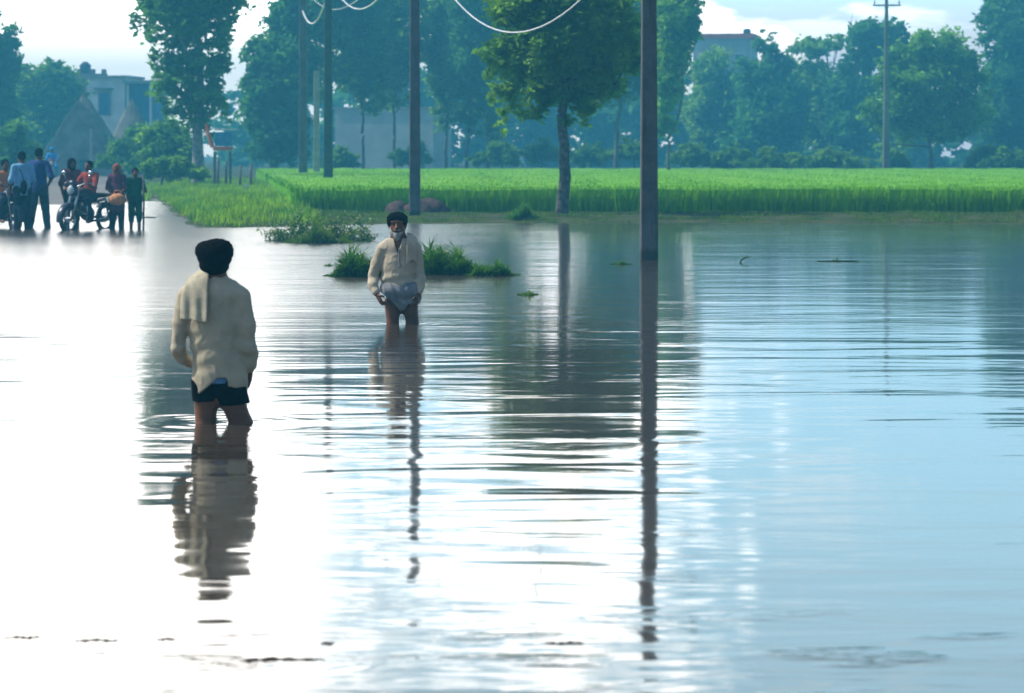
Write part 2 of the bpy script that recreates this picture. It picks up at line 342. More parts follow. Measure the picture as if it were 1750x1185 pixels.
# ------------------------------------------------------------------ water
MAN1 = (-1.85, 16.0); MAN2 = (-1.10, F / 175)
def water_mat():
    m = bpy.data.materials.new('flood_water'); m.use_nodes = True; t = NT(m.node_tree)
    for n in list(t.n): t.n.remove(n)
    out = t.add('ShaderNodeOutputMaterial'); p = t.add('ShaderNodeBsdfPrincipled'); t.l.new(p.outputs[0], out.inputs[0])
    oc = t.add('ShaderNodeTexCoord').outputs['Object']; sp = t.add('ShaderNodeSeparateXYZ'); t.set(sp.inputs[0], oc); x, y = sp.outputs[0], sp.outputs[1]
    t.set(p.inputs['Base Color'], t.mix(t.noise(t.comb(t.math('MULTIPLY', x, .3), y, 0), .5, 3), (0.065, 0.05, 0.036), (0.052, 0.042, 0.032)))
    p.inputs['IOR'].default_value = 1.45
    wd = t.noise(t.comb(t.math('MULTIPLY', x, .25), t.math('MULTIPLY', y, .5), 5), 1.0, 3, .6)
    xm = t.mr(t.math('ADD', x, t.math('MULTIPLY', wd, 4.0)), 4.5, -2.5, 0.0, 1.0)           # the current over the road ruffles the water
    far_ = t.mr(y, 17.0, 30.0, 0, 1)
    ro = t.math('ADD', t.mr(xm, 0, 1, 0.06, 0.20), t.math('MULTIPLY', wd, 0.05))
    rr_ = t.math('ADD', t.math('MULTIPLY', far_, t.math('SUBTRACT', ro, 0.05)), 0.05)
    wv = lambda sx, sy, z: t.comb(t.math('MULTIPLY', x, sx), t.math('MULTIPLY', y, sy), z)
    t.set(p.inputs['Roughness'], rr_)
    n1 = t.noise(wv(0.4, 1.3, 5.5), 1.0, 2, 0.5, 0.6)       # long low swells, crests across the view
    n2 = t.noise(wv(0.95, 3.4, 4), 1.0, 3, 0.5, 1.0)       # ripples
    n3 = t.noise(wv(9.0, 22.0, 9), 1.0, 2, 0.5, 0.5)       # fine ruffle
    patch = t.mr(t.noise(wv(0.12, 0.5, 2), 1.0, 3, 0.6), 0.44, 0.62, 0.08, 1.0)
    near = t.mr(y, 10.0, 8.9, 0, 1)
    spot = t.mr(t.noise(wv(1.4, 3.2, 7), 1.0, 2, 0.5), 0.55, 0.68, 0, 1)
    h = t.math('ADD', t.math('MULTIPLY', n1, 0.013), t.math('MULTIPLY', t.math('MULTIPLY', n2, patch), t.math('ADD', 0.0052, t.math('MULTIPLY', t.math('MULTIPLY', xm, far_), 0.016))))
    h = t.math('ADD', h, t.math('MULTIPLY', t.math('MULTIPLY', n3, t.math('MULTIPLY', near, spot)), 0.0055))
    for (cx, cy, ph) in ((MAN1[0] - .05, MAN1[1], 0), (MAN1[0] + .17, MAN1[1], 1), (MAN2[0] - .04, MAN2[1], 2), (MAN2[0] + .12, MAN2[1], 3), (2.12, 39.36, 1)):
        dd = t.vmath('DISTANCE', t.comb(x, y, 0), (cx, cy, 0))
        am = t.mr(dd, 0.05, 0.8, 0.0007, 0.0)
        h = t.math('ADD', h, t.math('MULTIPLY', t.math('SINE', t.math('ADD', t.math('MULTIPLY', dd, 42.0), t.math('MULTIPLY', n2, 6.0))), am))
    h = t.math('MULTIPLY', h, t.mr(y, 14.0, 40.0, 1.0, 0.6))
    b = t.add('ShaderNodeBump'); b.inputs['Strength'].default_value = 1.0; b.inputs['Distance'].default_value = 1.0
    t.set(b.inputs['Height'], h); t.l.new(b.outputs[0], p.inputs['Normal'])
    return m
WATER = water_mat()
wa = mesh('flood_water', [[-130, -28, 0], [130, -28, 0], [130, 125, 0], [-130, 125, 0]], [[0, 1, 2, 3]], WATER); tag(wa, kind='structure')

# ------------------------------------------------------------------ haze
hz = MB().box((0, 220, 8.25), (640, 610, 20.5)).build('haze', None); tag(hz, kind='stuff')
hm = bpy.data.materials.new('haze_air'); hm.use_nodes = True; t = NT(hm.node_tree)
for n in list(t.n): t.n.remove(n)
pv = t.add('ShaderNodeVolumePrincipled'); pv.inputs['Color'].default_value = (0.12, 0.66, 1.0, 1); pv.inputs['Density'].default_value = 0.0025
pv.inputs['Anisotropy'].default_value = 0.25
oo = t.add('ShaderNodeOutputMaterial'); t.l.new(pv.outputs[0], oo.inputs[1]); hz.data.materials.append(hm)

# ------------------------------------------------------------------ blades
def blades(pos, hgt, wid, lean, seed=0, seg=2, up=0.0):
    """arched grass blades rooted at pos (N,3): quads narrowing to a tip"""
    r = np.random.default_rng(seed); N = len(pos); a = r.uniform(0, 2 * math.pi, N)
    hgt = np.broadcast_to(hgt, (N,)) * r.uniform(.7, 1.15, N); ln = np.broadcast_to(lean, (N,)) * r.uniform(.2, 1.2, N) * hgt
    dx = np.stack([np.cos(a), np.sin(a), 0 * a], 1); b = a + r.uniform(-.6, .6, N) + math.pi / 2
    wv = np.stack([np.cos(b), np.sin(b), 0 * b], 1) * (np.broadcast_to(wid, (N,)) / 2)[:, None]
    V = []
    for k in range(seg + 1):
        f = k / seg; c = pos + dx * (ln * f * f)[:, None] + np.array([0, 0, 1]) * (hgt * (f - .15 * f * f * np.clip(ln / hgt, 0, 2)))[:, None]
        ww = wv * (1 - f * 0.85); V += [c - ww, c + ww]
    V = np.stack(V, 1); m = 2 * (seg + 1); base = np.arange(N)[:, None] * m
    Q = np.concatenate([base + np.array([2 * k, 2 * k + 1, 2 * k + 3, 2 * k + 2]) for k in range(seg)])
    return V.reshape(-1, 3), Q
RICE = mat('rice_leaf', (0.155, 0.42, 0.001), 0.6, col2=(0.195, 0.47, 0.001), scale=0.35, spec=.04)
GRASS = mat('verge_grass', (0.26, 0.46, 0.015), 0.65, col2=(0.05, 0.17, 0.02), scale=0.9, trans=(1.7, 1.7, 1.0))
GRASS_D = mat('rank_grass', (0.05, 0.14, 0.02), 0.65, col2=(0.12, 0.20, 0.03), scale=2.2, trans=(1.5, 1.5, 1.0))
WEED = mat('water_weed', (0.025, 0.10, 0.012), 0.6, col2=(0.10, 0.25, 0.02), scale=3.0, trans=(1.6, 1.6, 1.0))
WEED_L = mat('water_weed_bright', (0.09, 0.24, 0.015), 0.6, col2=(0.05, 0.16, 0.02), scale=3.0, trans=(1.6, 1.6, 1.0))
def left_edge(y): return -5.6 - 0.114 * (y - 66)
# rice: bumpy canopy with a ragged front, blades all over
cx_ = np.arange(-14.5, 46, 0.4); cy_ = np.concatenate([np.array([66.0, 66.02]), np.arange(66.3, 137, 0.5)])
Xc, Yc = np.meshgrid(cx_, cy_, indexing='ij'); Xc = np.maximum(Xc, left_edge(Yc) + 0.0 * Xc)
Zc = 0.66 + 0.03 * wob(Xc * 1.5, Yc * 1.1) + rng.normal(0, .012, Xc.shape); Zc[:, 0] = 0.08; Yc[:, 0] += .02
edge = (Xc - left_edge(Yc)) < 0.001; Zc = np.where(edge, 0.08, Zc)
n_ = len(cy_); i, j = np.meshgrid(np.arange(len(cx_) - 1), np.arange(n_ - 1), indexing='ij'); i = i.ravel(); j = j.ravel()
canV = np.stack([Xc, Yc, Zc], -1).reshape(-1, 3); canQ = np.stack([i * n_ + j, (i + 1) * n_ + j, (i + 1) * n_ + j + 1, i * n_ + j + 1], 1)
mb = MB().raw(canV, canQ)
N = 26000; bx = rng.uniform(-6, 30, N); by = 65.5 + rng.exponential(.55, N) + .12 * wob(bx * 2, bx); by = np.minimum(by, 70); k = bx > left_edge(by)
V_, Q_ = blades(np.stack([bx, by, np.full(N, .08)], 1)[k], .62, .03, .25, 3); mb.raw(V_, Q_)
N = 60000; by = 66 + 70 * rng.uniform(0, 1, N) ** 1.35; bx = left_edge(by) + rng.uniform(0, 1, N) * (by * 0.21 + 1.5 - left_edge(by))
V_, Q_ = blades(np.stack([bx, by, np.full(N, .57)], 1), .15, .04, .9, 4, 1); mb.raw(V_, Q_)
tag(mb.build('rice_crop', RICE), 'bright green paddy crop filling the flooded field beyond the bank', 'rice', kind='stuff')

def scatter(n, x0, x1, y0, y1, fn=None, seed=1):
    r = np.random.default_rng(seed); x = r.uniform(x0, x1, n); y = r.uniform(y0, y1, n); z = ground_z(x, y); k = z > 0.01
    if fn is not None: k &= fn(x, y)
    return np.stack([x, y, z - .01], 1)[k]
vg = MB()
p1 = scatter(90000, -24, -3, 55, 118, lambda x, y: (x < left_edge(y) + .4) & (x > road_c(y) + 2.6) & ((y > 57) | (x < -4.6)), 2)
V_, Q_ = blades(p1, .20 + .07 * wob(p1[:, 0], p1[:, 1]), .03, .6, 5, 1); vg.raw(V_, Q_)
p1 = scatter(26000, -26, -11, 58, 118, lambda x, y: x < road_c(y) - 2.6, 3)
V_, Q_ = blades(p1, .3, .04, .6, 6, 1); vg.raw(V_, Q_)
tag(vg.build('verge_grass', GRASS), 'short bright green grass on the road verge', 'grass', kind='stuff')
bk = MB()
p1 = scatter(60000, -6.5, 16, 56, 65.4, lambda x, y: (wob(x * 1.1, y * 2.2) + .8 * wob(x * 3, y * 4) > .15) , 4)
V_, Q_ = blades(p1, .07 + .03 * wob(p1[:, 0], p1[:, 1], 2), .025, .7, 7, 1); bk.raw(V_, Q_)
tag(bk.build('bank_grass', GRASS_D), 'patchy rank grass along the muddy bank below the crop', 'grass', kind='stuff')

# ------------------------------------------------------------------ trees
def leaves(blobs, n, size, seed, clump=0.33, shell=0.35):
    """leaf faces gathered in clumps spread through ellipsoid blobs (x,y,z,rx,ry,rz)"""
    n = int(n * 1.7); size *= 1.22
    r = np.random.default_rng(seed); vol = np.array([b[3] * b[4] * b[5] for b in blobs]) ** (2 / 3); vol /= vol.sum(); C = []; L = []
    rad = []
    for b, f in zip(blobs, vol):
        m = max(5, int(n * f / 45)); d = r.normal(size=(m, 3)); d /= np.linalg.norm(d, axis=1)[:, None]
        q = d * (r.uniform(shell, 1.0, m) ** .6)[:, None] * (1 + .16 * r.normal(size=(m, 1)))
        C.append(q * np.array(b[3:6]) + np.array(b[:3])); rad.append(np.full(m, clump * (b[3] + b[5]) / 2 * 1.0) * r.uniform(.35, 1.1, m))
    C = np.concatenate(C); rad = np.concatenate(rad); w_ = rad ** 2; w_ /= w_.sum()
    ci = r.choice(len(C), n, p=w_); P = C[ci] + r.normal(size=(n, 3)) * rad[ci][:, None] * np.array([.6, .6, .42])
    P[:, 2] -= np.abs(r.normal(size=n)) * rad[ci] * .12
    u = r.normal(size=(n, 3)); u[:, 2] *= .6; u /= np.linalg.norm(u, axis=1)[:, None]; v = np.cross(u, r.normal(size=(n, 3))); v /= np.linalg.norm(v, axis=1)[:, None]
    s = size * r.uniform(.55, 1.3, n)[:, None]
    V = np.stack([P - u * s, P - v * s * .42, P + u * s, P + v * s * .42], 1).reshape(-1, 3)
    return V, np.arange(4 * n).reshape(-1, 4)
def limb(mb, a, b, ra, rb, r, bend=.08, n=7, k=6):
    a = np.array(a, float); b = np.array(b, float); L = np.linalg.norm(b - a); t_ = np.linspace(0, 1, n)[:, None]
    off = r.normal(size=3) * bend * L; mb.tube(a + (b - a) * t_ + off * np.sin(t_ * math.pi) + r.normal(size=(n, 3)) * L * .008, ra + (rb - ra) * t_[:, 0], k)
def tree(name, label, cat, px, Y, base, blobs, n, size, leaf, tw=10, bark=BARK, fork=None, seed=1, group=None, clump=.33, shell=.35, nlimb=None, dy=None):
    """blobs as (px, py, rx, ry) measured at depth Y; they become ellipsoids with real depth"""
    s = F / Y; x0 = (px - CX) / s; z0 = base; r = np.random.default_rng(seed)
    root = empty(name, (x0, Y, z0)); tag(root, label, cat, group)
    B = []
    for (bx, by_, rx, rz) in blobs:
        x, z = pt(bx, by_, Y); B.append((x - x0, r.uniform(-.35, .35) * rx / s if dy is None else dy * r.uniform(-1, 1), z - z0, rx / s, max(rx, rz * .7) / s * .9, rz / s))
    V, Q = leaves(B, n, size, seed, clump, shell); V[:, 2] = np.maximum(V[:, 2], .05)
    mesh('crown', V, Q, leaf, root)
    mb = MB(); rt = tw / 2 / s
    zc = sum(b[2] for b in B) / len(B); top = max(b[2] + b[5] * .6 for b in B)
    fk = fork if fork is not None else max(.4, min(b[2] - b[5] * .6 for b in B))
    xc = sum(b[0] * b[3] for b in B) / sum(b[3] for b in B)
    limb(mb, (0, 0, -.3), (xc * .15, 0, fk), rt * 1.25, rt * .85, r, .02, 8, 10)
    bb = sorted(B, key=lambda b: -b[3])[: nlimb or 9]
    limb(mb, (xc * .15, 0, fk), (xc * .6, 0, top * .92), rt * .85, rt * .2, r, .04, 9, 8)
    for b in bb:
        st = np.array((xc * .15, 0, fk)) + (np.array((xc * .6, 0, top * .92)) - np.array((xc * .15, 0, fk))) * np.clip((b[2] - fk) / (top - fk + .01) * .55, 0, .8)
        e = np.array(b[:3]) + r.normal(size=3) * .1; limb(mb, st, e, rt * .42, rt * .12, r, .1)
        for q in range(3):
            e2 = e + r.normal(size=3) * np.array(b[3:6]) * .55; limb(mb, st + (e - st) * r.uniform(.5, 1), e2, rt * .16, rt * .05, r, .1, 5, 5)
    mb.build('trunk', bark, root, True); return root
G0 = 0.22
tree('leafy_tree', 'tall ragged dark tree with a pale trunk standing on the verge behind the crowd', 'tree', 341, 105, G0,
     [(300, 30, 62, 45), (330, -30, 85, 60), (345, 70, 52, 55), (280, 105, 30, 26), (330, 140, 55, 45), (318, 205, 30, 32), (362, 190, 34, 46), (222, 45, 13, 12), (247, 62, 18, 10), (392, 62, 22, 8), (270, 70, 18, 16), (380, 10, 30, 40), (300, 170, 34, 30), (300, -110, 60, 70)],
     15000, .14, LEAF_DARK, 20, BARK_PALE, None, 11, clump=.26)
tree('leafy_tree', 'blue dark tree cropped by the photo edge behind the man in the light blue shirt', 'tree', 0, 150, .2, [(8, 90, 26, 45), (-15, 140, 36, 60), (5, 200, 26, 50), (-30, 70, 40, 50)], 5000, .2, LEAF_TEAL, 12, seed=12)
tree('leafy_tree', 'wide hazy tree just beside the taller thatched hut', 'tree', 70, 172, .2, [(70, 150, 44, 42), (35, 175, 35, 50), (110, 165, 36, 42), (60, 215, 48, 40), (90, 125, 26, 22), (30, 130, 22, 22)], 8500, .2, LEAF_MID, 14, seed=13)
tree('bush', 'low rounded bush beside the road behind the motorcycle crowd at the photo edge', 'bush', 28, 122, .15, [(20, 245, 28, 34), (50, 262, 26, 20), (5, 270, 26, 20)], 3500, .12, LEAF_MID, 5, seed=14)
tree('bush', 'rounded shrub beyond the woman with the orange bag', 'bush', 208, 128, .15, [(212, 262, 30, 24), (240, 240, 30, 28), (185, 275, 22, 14)], 3500, .12, LEAF_MID, 5, seed=15)
tree('bush', 'dark shrub under the tall ragged tree with pale trunk', 'bush', 292, 118, .15, [(285, 240, 42, 30), (310, 262, 36, 22), (262, 268, 30, 18)], 4500, .12, LEAF_MID, 5, seed=16)
tree('bush', 'pale grassy shrub on the verge in front of the tall ragged tree', 'bush', 275, 104, .15, [(262, 288, 30, 14), (300, 285, 30, 16), (335, 295, 25, 10)], 3200, .1, LEAF_MID, 4, seed=17)
tree('leafy_tree', 'dense dark tree with its low crown touching the crop beside the dark pole', 'tree', 470, 142, .3, [(470, 150, 44, 50), (438, 185, 26, 46), (498, 110, 42, 60), (480, 225, 42, 50), (450, 245, 28, 34), (505, 250, 20, 34), (470, 90, 34, 40), (505, 30, 40, 50), (445, 120, 24, 30), (430, 90, 20, 26)], 14000, .19, LEAF_TEAL, 14, seed=18, shell=.2)
tree('leafy_tree', 'high spreading tree above the two dark poles', 'tree', 560, 150, .3, [(560, 20, 45, 50), (530, 70, 30, 35), (600, 50, 40, 40), (580, 110, 30, 36), (560, -20, 60, 40), (620, -10, 40, 40), (545, 150, 24, 30)], 8000, .18, LEAF_DARK, 10, seed=19)
sl = [(620, 152, 0, [(622, 100, 32, 60), (612, 40, 30, 55), (640, 160, 22, 30), (628, -10, 32, 40)], 'slender tree with a thin bare trunk before the pale blank wall, nearer the dark pole'),
      (673, 156, 0, [(672, 90, 30, 60), (690, 30, 30, 50), (680, 155, 16, 28), (660, -10, 34, 45), (695, -20, 26, 40)], 'slender tree before the pale blank wall, close beside the wader\'s tall pole'),
      (762, 158, 0, [(758, 60, 30, 50), (770, 130, 26, 50), (775, 0, 34, 45), (758, 195, 14, 26)], 'slender tree at the end of the pale blank wall'),
      (800, 150, 0, [(800, 110, 28, 60), (815, 40, 30, 60), (808, 180, 20, 40), (805, -10, 36, 50)], 'slender open tree just beyond the end of the pale blank wall'),
      (832, 154, 0, [(838, 150, 24, 50), (850, 70, 34, 50), (846, 205, 16, 34), (850, 0, 36, 45)], 'slender tree with yellowish hanging leaves beside the forked broad tree')]
for k_, (px, Yt, _, bl, lb) in enumerate(sl):
    tree('slender_tree', lb, 'tree', px, Yt, .3, [(a, b, c * 1.3, d * 1.1) for a, b, c, d in bl], 8500, .17, LEAF_MID if k_ != 3 else LEAF_TEAL, 6, BARK, 2.2, 30 + k_, group='slender trees along the far edge of the crop', clump=.3)
tree('broad_tree', 'broad spreading tree rooted in the bank with a stout grey trunk', 'tree', 960, 64, .22,
     [(868, 125, 36, 50), (895, 60, 50, 50), (955, 60, 70, 55), (1010, 110, 55, 50), (950, 135, 60, 50), (905, 170, 36, 34), (1000, 165, 40, 30), (930, 0, 85, 45), (1030, 30, 60, 50), (985, 200, 30, 22), (860, 170, 22, 34), (960, -25, 80, 40), (1075, 90, 44, 40), (855, 215, 14, 26), (845, 90, 26, 30), (1050, 150, 30, 26)],
     17000, .095, LEAF_MID, 19, BARK, 2.35, 41, clump=.34)
tree('broad_tree', 'broad dark tree with a thin forked trunk behind the tallest pole', 'tree', 1052, 140, .3,
     [(1060, 60, 55, 60), (1040, 130, 45, 45), (1090, 120, 40, 45), (1010, 100, 40, 50), (1110, 40, 50, 55), (1060, -10, 80, 50), (1165, 15, 34, 34)], 13000, .17, LEAF_DARK, 8, BARK, 2.6, 42)
tree('leafy_tree', 'yellow green tree with hanging foliage beside the tallest pole', 'tree', 1142, 128, .3, [(1150, 80, 34, 40), (1140, 140, 26, 45), (1155, 30, 36, 40), (1135, 200, 22, 36), (1160, -5, 36, 40), (1180, 50, 18, 24)], 6500, .15, LEAF_MID, 6, BARK, 1.8, 43)
far = [((1215, 120, 30, 40), (1235, 180, 50, 50), (1205, 200, 30, 60), (1250, 235, 50, 36)), ((1312, 78, 20, 28), (1300, 130, 34, 36), (1325, 190, 50, 60), (1290, 230, 40, 40), (1340, 110, 26, 20)),
       ((1390, 82, 40, 16), (1430, 75, 24, 14), (1390, 160, 46, 50), (1420, 210, 46, 50), (1365, 130, 30, 26)), ((1475, 62, 30, 26), (1465, 110, 30, 24), (1500, 70, 30, 40), (1460, 165, 40, 45), (1450, 225, 40, 40), (1535, 60, 22, 30))]
fl = ['hazy blue tree below the flat red edged house', 'hazy tree with a narrow raised top beside the flat red edged house', 'hazy flat topped tree with sky gaps beneath its upper branches', 'hazy spreading tree behind the far pole with the cross arm']
for k_, bl in enumerate(far):
    tree('far_tree', fl[k_], 'tree', bl[1][0], [196, 188, 198, 192][k_], .3, bl, 9000, .24, LEAF_TEAL if k_ % 2 else LEAF_MID, 12, BARK, 1.5, 50 + k_, group='hazy trees beyond the crop')
tree('round_tree', 'big rounded tree with sunlit yellow green edges behind the far pole', 'tree', 1592, 152, .3,
     [(1590, 100, 62, 44), (1530, 115, 34, 44), (1490, 195, 26, 36), (1550, 185, 52, 55), (1640, 120, 44, 44), (1658, 175, 32, 52), (1610, 205, 62, 44), (1505, 238, 15, 24), (1570, 150, 70, 55)], 17000, .15, LEAF_LIT, 9, BARK, 1.0, 60, shell=.25, clump=.27)
tree('tall_tree', 'tallest hazy tree rising behind the big rounded one', 'tree', 1722, 182, .3, [(1712, 45, 38, 50), (1735, 120, 45, 60), (1705, 185, 45, 55), (1745, 220, 45, 50), (1755, 50, 45, 60), (1735, -20, 45, 50)], 12000, .22, LEAF_TEAL, 14, BARK, 1.2, 61)
shr = [(860, 262, 30), (925, 255, 26), (1010, 262, 34), (1085, 255, 34), (1180, 262, 30), (1245, 268, 36), (1330, 272, 40), (1420, 272, 44), (1680, 265, 26), (1730, 272, 30), (1525, 268, 16), (700, 262, 30), (590, 270, 20)]
sh_l = ['low far shrub below the broad bank tree, on its hanging yellow side', 'pale low shrub just behind the stout trunk of the bank tree', 'pale green low shrub between the bank tree and the forked tree', 'pale yellow green shrub below the thin forked trunk', 'low shrub next to the tallest pole, outer side', 'low shrub below the flat red edged house', 'long low shrub below the hazy tree with the raised top', 'wide low shrub below the flat topped hazy tree', 'low pale shrub next to the rounded tree, outer side', 'low shrub at the foot of the tallest hazy tree', 'tiny shrub at the foot of the far pole', 'dark low shrub before the middle of the pale blank wall', 'small dark shrub behind the dark pole']
for k_, (px, py, rx) in enumerate(shr):
    tree('bush', sh_l[k_], 'bush', px, 146 + (k_ * 3) % 9, .2, [(px, py + 2, rx * .8, 16), (px - rx * .6, py + 8, rx * .7, 12), (px + rx * .55, py + 4, rx * .6, 15), (px + rx * (k_ % 3 - 1) * .5, py - 8, rx * .4, 14), (px + rx * ((k_ * 2) % 3 - 1) * 1.3, py + 9, rx * .6, 10)], 2200, .13, LEAF_MID, 3, seed=70 + k_, group='low shrubs along the far edge of the crop')
# far wood that reads as one mass
r = np.random.default_rng(5); B = []
for k_ in range(64):
    px = 380 + k_ * 24 + r.uniform(-12, 12); Yw = r.uniform(222, 240); x, z = pt(px, 255, Yw); hgt = 5.2 + 1.6 * math.sin(k_ * .7) + r.uniform(-.8, .8) + (3.4 if 480 < px < 1180 else 0)
    B += [(x, Yw, hgt * .7, 2.0, 2.2, hgt * .36), (x + .8, Yw + 1, hgt * .28, 2.1, 2.2, hgt * .36)]
V, Q = leaves(B, 42000, .34, 6, .3, .3); V[:, 2] = np.maximum(V[:, 2], .1)
tag(mesh('far_wood', V, Q, LEAF_TEAL), 'far belt of blue hazy woodland behind everything', 'woodland', kind='stuff')
r = np.random.default_rng(9); B = []
for k_ in range(14):
    px = -60 + k_ * 24; Yw = r.uniform(225, 240); x, z = pt(px, 255, Yw); hgt = 4.6 + r.uniform(-.8, .8)
    B += [(x, Yw, hgt * .6, 2.0, 2.2, hgt * .45)]
V, Q = leaves(B, 8000, .34, 8, .3, .3); V[:, 2] = np.maximum(V[:, 2], .1)
tag(mesh('far_wood', V, Q, LEAF_TEAL), 'far strip of hazy woodland behind the thatched huts', 'woodland', kind='stuff')

# ------------------------------------------------------------------ buildings
PLASTER = mat('white_plaster', (0.80, 0.80, 0.78), 0.85, 0.06, 1.5)
PLASTER_B = mat('pale_plaster', (0.50, 0.55, 0.52), 0.9, 0.08, .6)
BLUEW = mat('blue_paint', (0.03, 0.12, 0.30), 0.7, 0.1, 2)
GLASSD = mat('dark_pane', (0.02, 0.06, 0.13), 0.25, 0.1, 3, spec=.5)
BRICK = mat('grey_brick', (0.25, 0.21, 0.19), 0.9, 0.12, 2)
THATCH = mat('thatch', (0.21, 0.21, 0.18), 0.95, 0.18, 1.2, 0.06, 9)
REDB = mat('red_band', (0.65, 0.09, 0.07), 0.8, 0.1, 2)
TANKM = mat('tank_plastic', (0.015, 0.03, 0.06), 0.5, 0.1, 2)
def bld(name, label, px, Y, w_, d_, h_, wall, cat='house', rz=0.0, group=None):
    x = (px - CX) / F * Y; o = empty(name, (x, Y + d_ / 2, .2), rz); tag(o, label, cat, group)
    MB().box((0, 0, h_ / 2), (w_, d_, h_)).build('wall', wall, o); return o
# two storey white house with a blue wing and a roof tank
Yh = 182; s_ = F / Yh
hs = bld('village_house', 'white two storey house with a blue shuttered window rising behind the thatched huts', 188, Yh, 2.75, 5, 6.55, PLASTER, rz=R(-7))
MB().box((0, -2.62, 6.62), (3.1, .5, .14)).box((0, 0, 6.62), (3.1, 4.7, .16)).build('roof', CONC_PALE, hs)
wn = MB().box((-.08, -2.53, 4.75), (.98, .1, 1.75)).build('window', CONC_PALE, hs)
MB().box((-.08, -2.56, 4.7), (.72, .1, 1.5)).build('pane', BLUEW, wn)
MB().box((-.08, -2.72, 5.75), (1.3, .42, .1)).build('sunshade', CONC, hs)
MB().box((2.3, .3, 3.05), (1.86, 4.2, 6.1)).build('blue_wing', BLUEW, hs)
MB().box((2.3, -.1, 6.25), (2.2, 5.0, .22)).build('wing_roof', CONC_PALE, hs)
MB().box((1.55, -2.3, 3.0), (.16, .16, 6.1)).box((3.2, -2.3, 3.0), (.16, .16, 6.1)).build('verandah_post', PLASTER, hs)
h2 = bld('flat_house', 'grey flat roofed house with a notched parapet carrying the dark tank', 146, 190, 3.0, 4, 6.9, BRICK)
mb = MB()
for x in (-1.35, -.5, .55, 1.35): mb.box((x, -1.9, 7.15), (.34, .2, .5))
mb.box((0, -1.9, 6.98), (3.2, .24, .18)).build('parapet', BRICK, h2)
tk = empty('water_tank', ((142 - CX) / F * 190, 191, 7.1)); tag(tk, 'dark cylindrical water tank standing on the notched flat roof', 'tank')
MB().tube([(0, 0, 0), (0, 0, .85)], .42, 16).build('tank_body', TANKM, tk); MB().tube([(0, 0, .85), (0, 0, 1.0), (0, 0, 1.08)], [.4, .22, .16], 14).build('lid', TANKM, tk)
def hut(label, px, Y, w_, hz_, ez, seed):
    x = (px - CX) / F * Y; o = empty('thatched_hut', (x, Y, .15)); tag(o, label, 'hut', 'thatched huts before the white house')
    MB().box((0, 0, ez / 2 + .1), (w_ * .84, w_ * .7, ez + .2)).build('wall', BRICK, o)
    r = np.random.default_rng(seed); n, m = 48, 14; V = []
    for a in range(m + 1):
        f = a / m; rr_ = (w_ / 2) * (1 - f) ** .93 + .05
        for b in range(n):
            t_ = b / n * 2 * math.pi; q = 1 / max(abs(math.cos(t_)), abs(math.sin(t_))) ** .45
            V.append((math.cos(t_) * rr_ * q * .93, math.sin(t_) * rr_ * q * .8, ez + (hz_ - ez) * f + r.normal() * .03 - (.12 * r.random() if a == 0 else 0)))
    a, b = np.meshgrid(np.arange(m), np.arange(n), indexing='ij'); a = a.ravel(); b = b.ravel(); c = (b + 1) % n
    mesh('roof', V, np.stack([a * n + b, a * n + c, (a + 1) * n + c, (a + 1) * n + b], 1), THATCH, o, True)
    MB().box((w_ * .1, -w_ * .36, ez * .45), (.9, .1, ez * .9)).build('door', TANKM, o)
hut('taller thatched hut with a steep pointed grey roof before the white house', 143, 150, 5.3, 4.75, 1.0, 1)
hut('smaller thatched hut beside the blue wing of the white house', 226, 158, 3.9, 4.6, 1.0, 2)
bw = bld('blank_wall_house', 'long pale flat roofed building with a blank wall beyond the crop', 670, 186, 7.4, 5, 4.4, PLASTER_B, 'building', rz=R(-14))
MB().box((0, 0, 4.46), (7.75, 5.2, .14)).build('roof', CONC_PALE, bw)
MB().box((2.6, -2.53, 1.0), (.9, .08, 2.0)).build('door', CONC, bw)
rb = bld('flat_house', 'tall pale house with a red roof edge above the hazy trees', 1245, 226, 5.0, 6, 11.3, PLASTER_B, rz=R(-12))
MB().box((0, 0, 11.42), (5.6, 6.4, .42)).build('roof', REDB, rb)
for x in (-1.5, .1, 1.6):
    wn = MB().box((x, -3.03, 9.3), (.9, .1, 1.2)).build('window', PLASTER, rb); MB().box((x, -3.07, 9.3), (.7, .1, 1.0)).build('pane', GLASSD, wn)
MB().tube([(1.9, 0, 11.6), (1.9, 0, 12.1), (1.9, 0, 12.2)], [.35, .35, .1], 12).build('roof_vessel', TANKM, rb)

